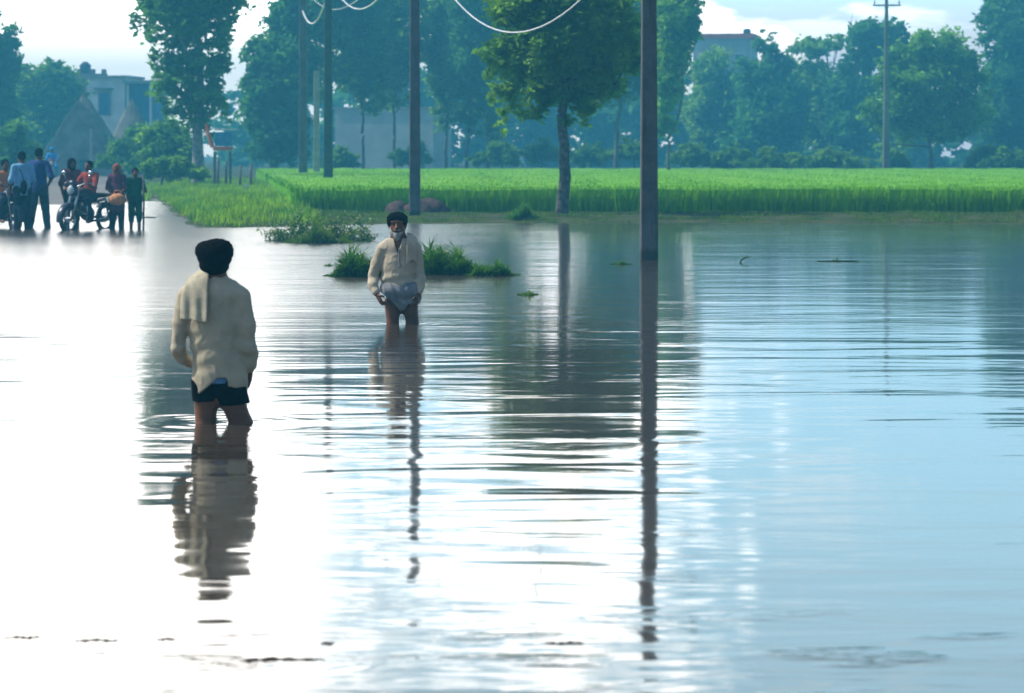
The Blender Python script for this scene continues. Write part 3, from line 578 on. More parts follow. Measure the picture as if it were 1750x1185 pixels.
# ------------------------------------------------------------------ poles and cables
def pole(label, px, base_y, wb, wt, H, m, z0=0.0, Y=None, arm=True, rz=0.0, name='utility_pole', group='concrete poles across the flood and the crop'):
    Y = Y or depth(base_y, z0); x = (px - CX) / F * Y; o = empty(name, (x, Y, z0), rz); tag(o, label, 'pole', group)
    hw, ht = wb / 2, wt / 2; c = .3; V = []
    for zz in np.linspace(-.9, H, 12):
        f = max(0, zz) / H; a = hw + (ht - hw) * f; b = a * .85; e = a * c * .5
        V += [(-a + e, -b, zz), (a - e, -b, zz), (a, -b + e, zz), (a, b - e, zz), (a - e, b, zz), (-a + e, b, zz), (-a, b - e, zz), (-a, -b + e, zz)]
    Q = []
    for k_ in range(11):
        for j_ in range(8): Q.append([k_ * 8 + j_, k_ * 8 + (j_ + 1) % 8, k_ * 8 + 8 + (j_ + 1) % 8, k_ * 8 + 8 + j_])
    me = MB().raw(V, Q); me.q.append(np.array([[88, 89, 90, 91], [88, 91, 92, 95], [92, 93, 94, 95]])); me.build('shaft', m, o)
    if arm:
        MB().box((0, -ht - .05, H - .35), (1.5, .08, .09)).box((0, ht + .03, H - .35), (.16, .05, .2)).build('cross_arm', METAL, o)
        for xx in (-.66, 0, .66):
            zb = H - .305 if xx else H; MB().tube([(xx, -ht * (xx != 0) - .05 * (xx != 0), zb + q) for q in (0, .06, .07, .12, .13, .19, .22)], [.018, .02, .055, .05, .03, .045, .02], 10).build('insulator', CERAMIC, o, True)
    return o, (x, Y)
_, PA = pole('tallest concrete pole, standing in the open flood water nearest the camera', 1109, 445, .275, .2, 5.9, CONC, Y=39.36)
_, PB = pole('grey concrete pole rising behind the turbaned wader\'s head', 709, 372, .27, .2, 7.9, CONC, .05)
_, PC = pole('dark greenish pole planted in the crop, left of the pale wall', 561, 300, .33, .24, 8.2, CONC_DARK, .1, Y=92)
_, PD = pole('grey pole in the crop beside the dense dark tree', 518, 292, .36, .30, 8.6, CONC, .1, Y=112)
_, PE = pole('thin far pole with a cross arm in front of the rounded tree', 1515, 275, .40, .16, 9.7, mat('concrete_far', (0.17, 0.17, 0.17), 0.85, 0.1, 3), .1, Y=139)
pole('thin pale post standing before the thatched huts', 156, 268, .17, .14, 2.6, CONC_PALE, .2, Y=140, arm=False, name='thin_post', group='slim posts beyond the flood')
pole('pale slim post close beside the dark greenish pole', 541, 290, .3, .24, 5.2, CONC_PALE, .1, Y=118, arm=False, name='thin_post', group='slim posts beyond the flood')
def cable(label, a, b, sag, rad=.02, name='cable', n=30, m=WIRE):
    a = np.array(a, float); b = np.array(b, float); t_ = np.linspace(0, 1, n)[:, None]; P = a + (b - a) * t_; P[:, 2] -= (4 * sag * t_ * (1 - t_))[:, 0]
    tag(MB().tube(P, rad, 6).build(name, m, None, True), label, 'cable', 'pale cables sagging between the poles')
a2 = (PB[0], PB[1] - .15, 1.7 + 375 / (F / PB[1])); a1 = (PA[0], PA[1] + .15, 1.7 + 405 / (F / PA[1]))
cable('thick pale cable sagging in a deep curve to the tallest pole', a2, a1, 2.15, .016)
cable('higher pale cable between the wader\'s pole and the tallest pole', (PB[0] + .2, PB[1] - .2, 7.75), (PA[0] - .3, PA[1] + .1, 5.7), 1.75, .014)
cable('pale cable sagging from the dark greenish pole to the wader\'s pole', (PC[0], PC[1] - .2, 8.0), (PB[0], PB[1] + .2, 7.0), 1.6, .022)
cable('short pale cable looping between the two neighbouring poles in the crop', (PD[0], PD[1] - .2, 7.7), (PC[0], PC[1] + .2, 7.4), .85, .035)
cable('thin wire running highest from the tallest pole to the wader\'s pole', (PB[0] - .3, PB[1], 7.9), (PA[0] + .3, PA[1], 5.75), 1.3, .009)
cable('thin wire from the pole beside the dense tree to the wader\'s pole', (PD[0] + .3, PD[1], 8.4), (PB[0] + .3, PB[1], 7.8), 1.5, .013)
tag(MB().tube([(PA[0] - 1.9 + .32 * math.sin(q), PA[1] + 8 + q * .15, 7.0 - .42 * q) for q in np.linspace(0, 3.2, 16)], .022, 6).build('hanging_cable', WIRE, None, True), 'loose end of pale cable hanging near the tallest pole', 'cable')
tag(MB().tube([( -6.9 + .62 * math.cos(q) , 80, 7.35 + .95 * math.sin(q)) for q in np.linspace(3.3, 6.1, 20)] , .025, 6).build('hanging_cable', WIRE, None, True), 'loose loop of pale cable hanging beside the dark greenish pole', 'cable')

# ------------------------------------------------------------------ roadside things
ORANGE = mat('orange_paint', (0.6, 0.17, 0.06), 0.6, 0.12, 4); SIGNB = mat('sign_blue', (0.06, 0.28, 0.55), 0.5, 0.08, 3); WHITEP = mat('white_paint', (0.7, 0.72, 0.7), 0.6, 0.06, 4)
WOODP = mat('weathered_wood', (0.16, 0.16, 0.16), 0.9, 0.2, 9)
Ys = 99; s_ = F / Ys; x, z = pt(374, 250, Ys); sg = empty('signboard', (x, Ys, .25)); tag(sg, 'blue signboard with an orange frame and white top edge beside the ragged tree', 'sign')
sg.scale = (.8, .8, .88); MB().box((.22, 0, 2.08), (.85, .06, .62)).build('panel', SIGNB, sg)
fr = MB(); fr.tube([(-.62, 0, 2.75), (-.45, 0, 2.1), (-.3, 0, 1.72)], [.07, .1, .12], 6); fr.box((.2, -.02, 1.67), (.95, .1, .17)); fr.build('frame', ORANGE, sg)
MB().box((.32, -.02, 2.5), (1.1, .1, .07)).build('top_edge', WHITEP, sg)
for q in (-.2, .55): MB().box((q, .06, .75), (.12, .1, 1.6)).build('post', WOODP, sg)
fp = [(372, 100, 1.15), (386, 100, 1.0), (410, 96, .85), (428, 95, .95)]
fll = ['weathered fence post under the orange framed signboard', 'second weathered fence post beyond the signboard', 'weathered fence post midway to the crop', 'weathered fence post at the corner of the crop']
for (px, Yp, hh), lb in zip(fp, fll):
    x = (px - CX) / F * Yp; o = MB().tube([(0, 0, -.2), (0.01, 0, hh * .5), (.03, 0, hh)], [.055, .05, .045], 8).build('fence_post', WOODP, None, True, (x, Yp, .22)); tag(o, lb, 'post', 'fence posts on the verge')
# milestone with dark weed by the last post
x = (421 - CX) / F * 88; ms = empty('milestone', (x, 88, .2)); tag(ms, 'small white roadside stone at the corner of the crop', 'milestone')
MB().box((0, 0, .12), (.2, .12, .34), 0, .8).build('stone', WHITEP, ms)
# mud heap behind the wader's pole
mh = MB(); mh.ell((0, 0, .1), (.62, .4, .4), 28, 14, .07).ell((-.75, .1, .05), (.35, .3, .38), 20, 10, .08).build('mud_heap', mat('heap_mud', (0.10, 0.055, 0.05), .9, .2, 5, .03, 9), None, True, ((728 - CX) / F * 65, 65.3, -.06)); tag(bpy.data.objects['mud_heap'], 'brown heap of mud at the foot of the grey pole on the bank', 'mud heap')
# broad leaved plants
def weed(name, label, px, base_y, hpx, wpx, n, m, seed, cat='weeds', wid=.03, lean=.9, z0=0.0, dep=.6, group=None):
    Yw = depth(base_y, z0); s = F / Yw; hgt = hpx / s; w_ = wpx / s; x = (px - CX) / s; r = np.random.default_rng(seed)
    q = np.clip(r.normal(0, .42, n), -1, 1); xx = q * w_ / 2; yy = r.uniform(-1, 1, n) * w_ * dep / 2 * np.sqrt(1 - q * q * .9)
    prof = (1 - np.abs(q) ** 1.4) * (.68 + .22 * np.sin(q * 7 + seed) + .14 * np.sin(q * 17 + seed * 2)) * np.where(r.random(n) < .12, 1.5, 1); P = np.stack([xx, yy, -.03 + prof * hgt * r.uniform(0, .55, n)], 1)
    V_, Q_ = blades(P, np.maximum(.04, prof * hgt * .55), wid, lean, seed, 3); mb = MB().raw(V_, Q_)
    mb.tube([(q * w_ / 2, .02 * math.sin(q * 9), .004) for q in np.linspace(-1, 1, 14)], .008, 5); o = mb.build(name, m, None, False, (x, Yw, z0)); tag(o, label, cat, group); return o
gF = 'clumps of weed drifting on the flood'
weed('weed_clump', 'dark green weed clump in the water behind the facing wader, beside his raised sleeve', 612, 472, 52, 118, 4600, WEED, 3, wid=.028, lean=1.5, group=gF)
weed('weed_clump', 'tallest dark weed clump standing out of the water at the facing wader\'s other shoulder', 757, 468, 58, 130, 5600, WEED, 4, wid=.028, lean=1.5, group=gF)
weed('weed_clump', 'bright green low weed clump floating farthest from the facing wader', 838, 470, 30, 100, 2800, WEED_L, 5, wid=.026, lean=1.5, group=gF)
weed('weed_clump', 'tiny floating tuft of weed alone on the open water', 902, 504, 12, 36, 500, WEED, 6, wid=.014, group=gF)
weed('weed_clump', 'small dark tuft drifting beside the dark green clump', 562, 455, 9, 14, 160, WEED, 7, wid=.02, group=gF)
for k_, (px, py, hh, ww, lb) in enumerate(((1062, 452, 12, 40, 'sparse sprig of weed at the foot of the tallest pole'), (1432, 447, 9, 70, 'thin sprigs of weed out on the open water'))):
    weed('weed_sprig', lb, px, py, hh, ww, 120, WEED_L, 20 + k_, wid=.018, dep=.15, group=gF)
x = (1270 - CX) / F * 38.5; tag(MB().tube([(-.05, 0, .0), (-.02, 0, .04), (.02, 0, .07), (.06, 0, .085), (.085, 0, .08)], .012, 6).build('bent_stem', WEED, None, True, (x, 38.5, 0)), 'bent stem of weed arching out of the open water', 'weed stem')
weed('verge_weed', 'round dark weed growing on the verge near the white roadside stone', 425, 352, 20, 34, 900, WEED, 31, z0=.15, wid=.03)
weed('verge_weed', 'leafy weed at the foot of the crop near the broad bank tree', 893, 372, 30, 60, 1100, WEED_L, 32, z0=.1, wid=.03)
weed('verge_weed', 'rank grass tuft where the bank meets the water, beside the whitish sprays', 545, 415, 36, 130, 2400, GRASS_D, 33, z0=0, wid=.02)
# whitish flowering sprays
Yp = depth(412); sp_ = empty('flowering_plant', ((545 - CX) / F * Yp, Yp, 0)); tag(sp_, 'straggling plant with whitish leaves growing at the water edge', 'plant')
st = MB(); st.tube([(q, .05 * math.sin(q * 4), 0) for q in np.linspace(-1, 1, 10)], .02, 6); lf = MB(); r = np.random.default_rng(8); N = 46
lg_ = MB()
for k_ in range(N):
    x0 = r.uniform(-.85, .95); hh = r.uniform(.2, .62) * (1 - .3 * abs(x0)); le = r.uniform(-.3, .3); y0 = r.uniform(-.3, .3)
    P = [(x0 + le * q * q, y0 + r.normal() * .01, -.04 + hh * q) for q in np.linspace(0, 1, 6)]; st.tube(P, [.008] * 5 + [.004], 5)
    for q in range(9):
        p = np.array(P[min(5, 2 + q // 2)]) + r.normal(size=3) * .035; u = r.normal(size=3); u /= np.linalg.norm(u); v = np.cross(u, r.normal(size=3)); v /= np.linalg.norm(v); a = r.uniform(.022, .05)
        lf.raw([p - u * a, p - v * a * .4, p + u * a, p + v * a * .4], [[0, 1, 2, 3]])
    for q in range(34):
        p = np.array(P[r.integers(1, 6)]) * [1, 1, .8] + r.normal(size=3) * [.07, .07, .04]; u = r.normal(size=3); u /= np.linalg.norm(u); v = np.cross(u, r.normal(size=3)); v /= np.linalg.norm(v); a = r.uniform(.025, .055)
        lg_.raw([p - u * a, p - v * a * .4, p + u * a, p + v * a * .4], [[0, 1, 2, 3]])
st.build('stems', GRASS_D, sp_); lg_.build('green_leaves', GRASS_D, sp_); lf.build('leaves', mat('whitish_leaf', (0.42, 0.46, 0.30), .6, col2=(.14, .26, .07), scale=9, trans=(1.2, 1.2, .9)), sp_)
sk = MB().tube([(-.2, 0, 0.0), (0, 0, .025), (.22, 0, .01)], [.012, .02, .012], 6).build('driftwood_stick', BARK, None, True, ((252 - CX) / F * depth(373), depth(373), .0)); tag(sk, 'dark stick lying on the shallow water beside the child in green', 'stick')
RIPPLE_D = mat('ripple_dark', (0.09, 0.075, 0.055), .8, .2, 9)  # dark solid strips added on the water to stand for dark ripple crests
dl = [(478, 1127, 140, 'longest dark ripple strip in the foreground water'), (165, 1095, 75, 'dark ripple strip in the pale foreground water, between a longer and a shorter one'), (42, 1090, 50, 'short dark ripple strip nearest the photo edge'), (965, 1100, 66, 'drifting straw strip in front of the tallest pole\'s reflection'), (285, 1093, 30, 'short broken ripple mark behind the longest strip'), (560, 1100, 22, 'small dark ripple mark just past the longest strip')]
for k_, (px, py, wp, lb) in enumerate(dl):
    Yd = depth(py); s = F / Yd; r = np.random.default_rng(k_ + 90); n = max(4, wp // 10); mb = MB(); 
    L = wp / s; t_ = np.linspace(-.5, .5, 36); ph = r.uniform(0, 6, 3)
    mb.tube(np.stack([t_ * L, .010 * np.sin(t_ * 9 + ph[0]) + .004 * np.sin(t_ * 31 + ph[1]), 0 * t_ + .001], 1), 0.0016 + .0048 * np.abs(np.sin(t_ * 13 + ph[2])) * (1 - (2 * t_) ** 6), 6)
    for q in range(n): a_ = r.uniform(-.5, .5) * L; mb.tube([(a_, .0, .001), (a_ + r.uniform(-.03, .03), r.uniform(-.02, .02), .002)], .0012, 4)
    o = mb.build('ripple_strip', RIPPLE_D, None, True, ((px - CX) / s, Yd, 0)); tag(o, lb, 'straw', 'dark ripple strips in the foreground')

# ------------------------------------------------------------------ people
CREAM = mat('cream_cloth', (0.56, 0.48, 0.34), 0.9, 0.08, 5, 0.001, 60, spec=.1)
CREAM2 = mat('cream_cloth_light', (0.58, 0.49, 0.36), 0.9, 0.08, 5, 0.001, 60, spec=.1)
SASH = mat('cloth_sash', (0.56, 0.50, 0.36), 0.9, 0.1, 12, 0.0015, 60, spec=.1)
BLACK = mat('black_cloth', (0.004, 0.004, 0.006), 0.95, 0.1, 8, 0.002, 30, spec=.05)
BLUEC = mat('light_blue_cloth', (0.14, 0.30, 0.55), 0.9, 0.08, 8)
GREYB = mat('blue_grey_cloth', (0.24, 0.25, 0.27), 0.9, 0.15, 8, 0.004, 30)
BEARD = mat('grey_beard', (0.42, 0.41, 0.38), 0.9, 0.2, 30, 0.004, 60)
# --- man seen from behind
P1 = empty('person', (MAN1[0], MAN1[1], 0)); tag(P1, 'person seen from behind wading in black shorts, cream shirt and black turban', 'person')
g = SDF((-.42, -.34, -.66), (.46, .40, 1.2), .008)
g.ell((0, .01, 1.02), (.078, .098, .118), .02).cone((0, .0, .86), (0, .01, .96), .058, .055, .03)
g.chain([(0, 0, .82), (0, 0, .62), (0, 0, .42), (.02, 0, .22)], [.115, .125, .105, .115], .05, .66)
for sx, sh, eb, wr in ((-1, (-.17, 0, .79), (-.226, -.02, .47), (-.167, .13, .36)), (1, (.165, 0, .785), (.211, -.015, .46), (.218, .06, .33))):
    g.chain([sh, eb, wr], [.042, .028, .024], .02)
hand(g, (-.165, .13, .36), (.7, .5, -.15), (0, -.2, -1), (0, 1, 0)); hand(g, (.218, .06, .33), (-.05, .25, -.8), (-1, 0, .1), (0, 1, .2))
g.chain([(-.055, 0, .2), (-.052, .0, -.04), (-.055, .0, -.12), (-.06, .0, -.52)], [.076, .062, .054, .038], .035); g.cone((-.052, .01, -.18), (-.055, -.02, -.3), .05, .052, .03)
g.chain([(.09, 0, .2), (.172, -.01, -.02), (.186, -.02, -.12), (.2, -.05, -.52)], [.08, .067, .056, .038], .035); g.cone((.185, -.035, -.18), (.19, -.055, -.3), .05, .052, .03)
for fx, fy in ((-.06, 0), (.2, -.05)): g.chain([(fx, fy - .03, -.57), (fx, fy + .1, -.575), (fx, fy + .2, -.585)], [.034, .036, .024], .03)
for sx in (-1, 1): g.ell((sx * .08, .0, 1.0), (.012, .022, .032), .01)
g.ell((0, .108, 1.0), (.014, .02, .022), .015)
g.build('body', SKIN, P1)
sh_ = g.like(); X_, Y_, Z_ = sh_.P()
sh_.chain([(0, .0, .845), (0, .0, .79)], [.078, .12], .04, .75); sh_.cone((0, 0, .83), (0, .01, .915), .072, .062, .03)
sh_.cone((-.10, 0, .80), (.10, 0, .80), .082, .082, .05, .85); sh_.chain([(-.005, 0, .76), (0, 0, .6), (.022, 0, .44), (.035, -.005, .28), (.04, -.005, .12)], [.152, .152, .146, .158, .168], .05, .74)
sh_.chain([(-.168, 0, .785), (-.200, -.01, .62)], [.066, .058], .03); sh_.chain([(-.200, -.01, .62), (-.226, -.02, .47), (-.212, .04, .41), (-.168, .12, .365)], [.056, .044, .042, .034], .008)
sh_.chain([(.164, 0, .78), (.195, -.01, .61)], [.066, .056], .03); sh_.chain([(.195, -.01, .61), (.210, -.015, .46), (.212, .02, .4), (.214, .05, .35)], [.058, .052, .05, .042], .04)
base = sh_.F.copy()
sh_.F += folds((X_, Y_, Z_), .003, 17, 3, (1, 1, 2.0)) + folds((X_, Y_, Z_), .0045, 44, 8, (2.6, 1, .8)) + .003
sh_.F += .0035 * np.sin((Z_ - .45 + .35 * np.abs(X_ - .02)) * 60) * np.exp(-((Z_ - .42) / .12) ** 2)
hem = np.interp(X_, [-.3, -.14, -.10, .01, .03, .09, .1, .15, .3], [.13, .145, .17, .265, .288, .29, .235, .222, .24])
hem = np.where((np.abs(X_) > .2) & (Z_ > .2), .0, hem); sh_.F = np.maximum(sh_.F, hem - Z_); sh_.F = np.maximum(sh_.F, Z_ - .925)
sh_.build('shirt', CREAM, P1)
cl = g.like(); cl.cone((0, 0, .88), (0, .005, .94), .074, .066, 0); cl.F = np.maximum(np.maximum(cl.F, .893 - Z_), Z_ - .93); cl.build('collar', CREAM, P1)
cs = g.like(); shell = base - .014 - .030 * ss(.86, .62, Z_) - .006 * np.sin((X_ + .06 * Z_) * 85) * ss(.88, .7, Z_)
xl = -.20 + .0 * Z_ + .03 * ss(.75, .9, Z_); xr = -.015 - .01 * Z_
cs.F = np.maximum(np.maximum(np.abs(shell) - .008, np.maximum(xl - X_, X_ - xr)), np.maximum((.64 + .008 * np.sin(X_ * 30)) - Z_, (Y_ - .12) + 0 * Z_)).astype(np.float32)
cs.F = np.maximum(cs.F, np.where(Y_ > 0.02, .70 - Z_, -1)); cs.build('shoulder_cloth', SASH, P1)
un = g.like(); un.chain([(.02, 0, .32), (.02, 0, .26)], [.128, .128], .03, .9); un.F = np.maximum(un.F, .25 - Z_); un.F = np.maximum(un.F, Z_ - .345); un.build('vest_hem', BLUEC, P1)
so = g.like(); so.cone((-.015, 0, .24), (.08, 0, .24), .11, .11, .05, .85); so.chain([(-.055, 0, .24), (-.052, 0, .09)], [.09, .084], .03); so.chain([(.09, 0, .24), (.145, 0, .05)], [.1, .094], .03)
so.F += wrinkle((X_, Y_, Z_), .004, 40, 5); so.F = np.maximum(so.F, np.where(X_ < .03, .135, .11 + .10 * np.clip(X_ - .08, 0, .2)) - Z_); so.F = np.maximum(so.F, Z_ - .305); so.build('shorts', BLACK, P1)
tb = g.like(); tb.ell((0, 0, 1.062), (.106, .118, .076), .03).ell((.0, -.0, .985), (.093, .108, .09), .04).ell((.02, 0, 1.115), (.035, .05, .025), .03)
tb.ell((-.07, 0, 1.07), (.045, .08, .05), .03).ell((.075, 0, 1.065), (.04, .08, .06), .03)
tb.F += .0022 * np.sin((Z_ - .55 * np.abs(X_ - .01)) * 190); tb.F = np.maximum(tb.F, .918 - Z_ + 5 * np.maximum(0, Y_ - .03)); tb.build('turban', BLACK, P1)
# --- man facing the camera
P2 = empty('person', (MAN2[0], MAN2[1], 0)); tag(P2, 'bearded person facing the camera, wading in a pale shirt with lifted wrap', 'person')
g = SDF((-.40, -.36, -.66), (.36, .34, 1.16), .008); X_, Y_, Z_ = g.P()
hx = -.02
g.ell((hx, 0, .965), (.076, .098, .112), .02).ell((hx, -.02, .905), (.058, .07, .06), .03).cone((0, .01, .78), (hx, .01, .9), .058, .055, .03)
g.cone((hx, -.095, .965), (hx, -.118, .93), .011, .016, .015).ell((hx - .018, -.105, .928), (.01, .01, .008), .008).ell((hx + .018, -.105, .928), (.01, .01, .008), .008)
g.ell((hx - .032, -.098, .968), (.019, .014, .012), 0, True).ell((hx + .032, -.098, .968), (.019, .014, .012), 0, True)
g.ell((hx - .032, -.086, .967), (.012, .012, .009), .002).ell((hx + .032, -.086, .967), (.012, .012, .009), .002)
g.cone((hx - .05, -.085, .99), (hx + .05, -.085, .99), .012, .012, .015).ell((hx, -.096, .9), (.024, .01, .006), .004)
for sx in (-1, 1): g.ell((hx + sx * .078, .0, .95), (.012, .022, .032), .01)
g.chain([(0, 0, .76), (0, 0, .58), (0, 0, .4), (.02, 0, .2)], [.11, .12, .105, .11], .05, .66)
g.chain([(-.165, 0, .72), (-.22, 0, .59), (-.257, .0, .45), (-.215, -.10, .29)], [.045, .04, .034, .026], .02); g.chain([(.155, 0, .73), (.182, 0, .59), (.2, .0, .46), (.19, -.08, .29)], [.045, .038, .033, .026], .02)
hand(g, (-.215, -.10, .29), (.45, -.35, -.8), (.7, .3, .2), (.3, -1, 0)); hand(g, (.19, -.08, .29), (-.2, -.35, -.9), (-1, .2, .1), (-.2, -1, 0))
g.chain([(-.065, 0, .2), (-.065, -.02, .0), (-.06, .0, -.1), (-.05, .03, -.52)], [.085, .058, .048, .038], .02); g.cone((-.05, .02, -.16), (-.05, .045, -.28), .05, .052, .03)
g.chain([(.095, 0, .2), (.128, -.01, -.0), (.128, .0, -.1), (.12, .02, -.52)], [.085, .06, .05, .038], .02); g.cone((.12, .02, -.16), (.12, .045, -.28), .05, .052, .03)
for fx, fy in ((-.05, .03), (.12, .02)): g.chain([(fx, fy + .03, -.57), (fx, fy - .1, -.575), (fx, fy - .2, -.585)], [.034, .036, .024], .03)
g.build('body', SKIN_D, P2)
bd = g.like(); bd.ell((hx, -.068, .862), (.040, .036, .034), .02).ell((hx, -.07, .838), (.03, .028, .034), .02); bd.cone((hx - .064, -.03, .93), (hx - .04, -.06, .88), .012, .018, .02).cone((hx + .064, -.03, .93), (hx + .04, -.06, .88), .012, .018, .02)
bd.cone((hx - .03, -.1, .912), (hx + .03, -.1, .912), .007, .007, .01); bd.F += wrinkle((X_, Y_, Z_), .003, 120, 4, (2, 1, .3)); bd.build('beard', BEARD, P2)
sh_ = g.like(); sh_.cone((0, 0, .77), (0, .02, .84), .075, .06, .03); sh_.cone((-.10, 0, .745), (.10, 0, .755), .08, .08, .05, .85)
sh_.chain([(-.005, 0, .7), (-.01, 0, .56), (-.015, 0, .42), (-.01, 0, .33), (.01, 0, .22)], [.148, .15, .148, .14, .14], .05, .74)
sh_.chain([(-.165, 0, .72), (-.22, .0, .59)], [.064, .056], .03); sh_.chain([(-.22, 0, .59), (-.258, .0, .45), (-.25, -.05, .37), (-.225, -.09, .31)], [.056, .054, .052, .042], .012)
sh_.chain([(.158, 0, .73), (.182, .0, .59), (.200, .0, .46)], [.062, .052, .05], .015); sh_.chain([(.200, 0, .46), (.2, -.04, .38), (.195, -.07, .32)], [.054, .052, .044], .02)
base = sh_.F.copy()
sh_.F += folds((X_, Y_, Z_), .003, 17, 13, (1.4, 1, 1.6)) + folds((X_, Y_, Z_), .0045, 44, 18, (2.4, 1, .8)) + .003 + .005 * np.sin((Z_ - .4 - .25 * X_) * 62) * np.exp(-((Z_ - .42) / .1) ** 2)
sh_.F = np.maximum(sh_.F, np.interp(X_, [-.2, -.12, 0, .1, .2], [.31, .29, .255, .3, .32]) * (np.abs(X_ - .0) < .17) - Z_)
sh_.F = np.maximum(sh_.F, Z_ - .85 + .02); vneck = (.035 + .28 * (Z_ - .8)) - np.abs(X_ - hx * .5); vneck = np.minimum(vneck, np.minimum(-.03 - Y_ , Z_ - .69)); sh_.F = np.maximum(sh_.F, np.minimum(vneck, .02)).astype(np.float32)
sh_.build('shirt', CREAM2, P2)
pk = g.like(); pk.cone((.0, -.118, .735), (.01, -.132, .55), .008, .008, 0); pk.build('placket', GREYB, P2)
cs = g.like(); shell = base - .018 - .005 * np.sin(X_ * 90 + Z_ * 25); cs.F = np.maximum(np.maximum(np.abs(shell) - .009, np.maximum(.075 - X_, X_ - .175)), (.60 + .02 * np.sin(X_ * 60)) - Z_ + 0 * Y_).astype(np.float32); cs.build('shoulder_cloth', CREAM2, P2)
lu = g.like(); lu.cone((-.05, -.005, .32), (.08, -.005, .32), .13, .135, .05, .95); lu.chain([(-.07, -.03, .31), (-.06, -.04, .18)], [.118, .098], .03); lu.chain([(.085, -.02, .31), (.11, -.02, .12)], [.118, .10], .03); lu.cone((-.0, -.06, .3), (.03, -.07, .14), .09, .06, .04)
lu.F += .006 * np.sin(X_ * 75 + Z_ * 30) + wrinkle((X_, Y_, Z_), .004, 40, 6)
lu.F = np.maximum(lu.F, np.interp(X_, [-.25, -.17, -.12, -.05, .02, .06, .09, .2], [.31, .30, .26, .2, .125, .14, .19, .19]) - Z_); lu.F = np.maximum(lu.F, Z_ - .4); lu.build('wrap', GREYB, P2)
tb = g.like(); tb.ell((hx, .015, 1.028), (.093, .108, .062), .03).ell((hx, .03, .96), (.094, .09, .075), .03).ell((hx - .055, 0, 1.005), (.044, .08, .055), .03).ell((hx + .05, 0, 1.005), (.044, .08, .05), .03)
tb.F += .0022 * np.sin((Z_ + .5 * np.abs(X_ - hx)) * 190); tb.ell((hx, -.13, .93), (.058, .08, .068), 0, True); tb.build('turban', BLACK, P2)

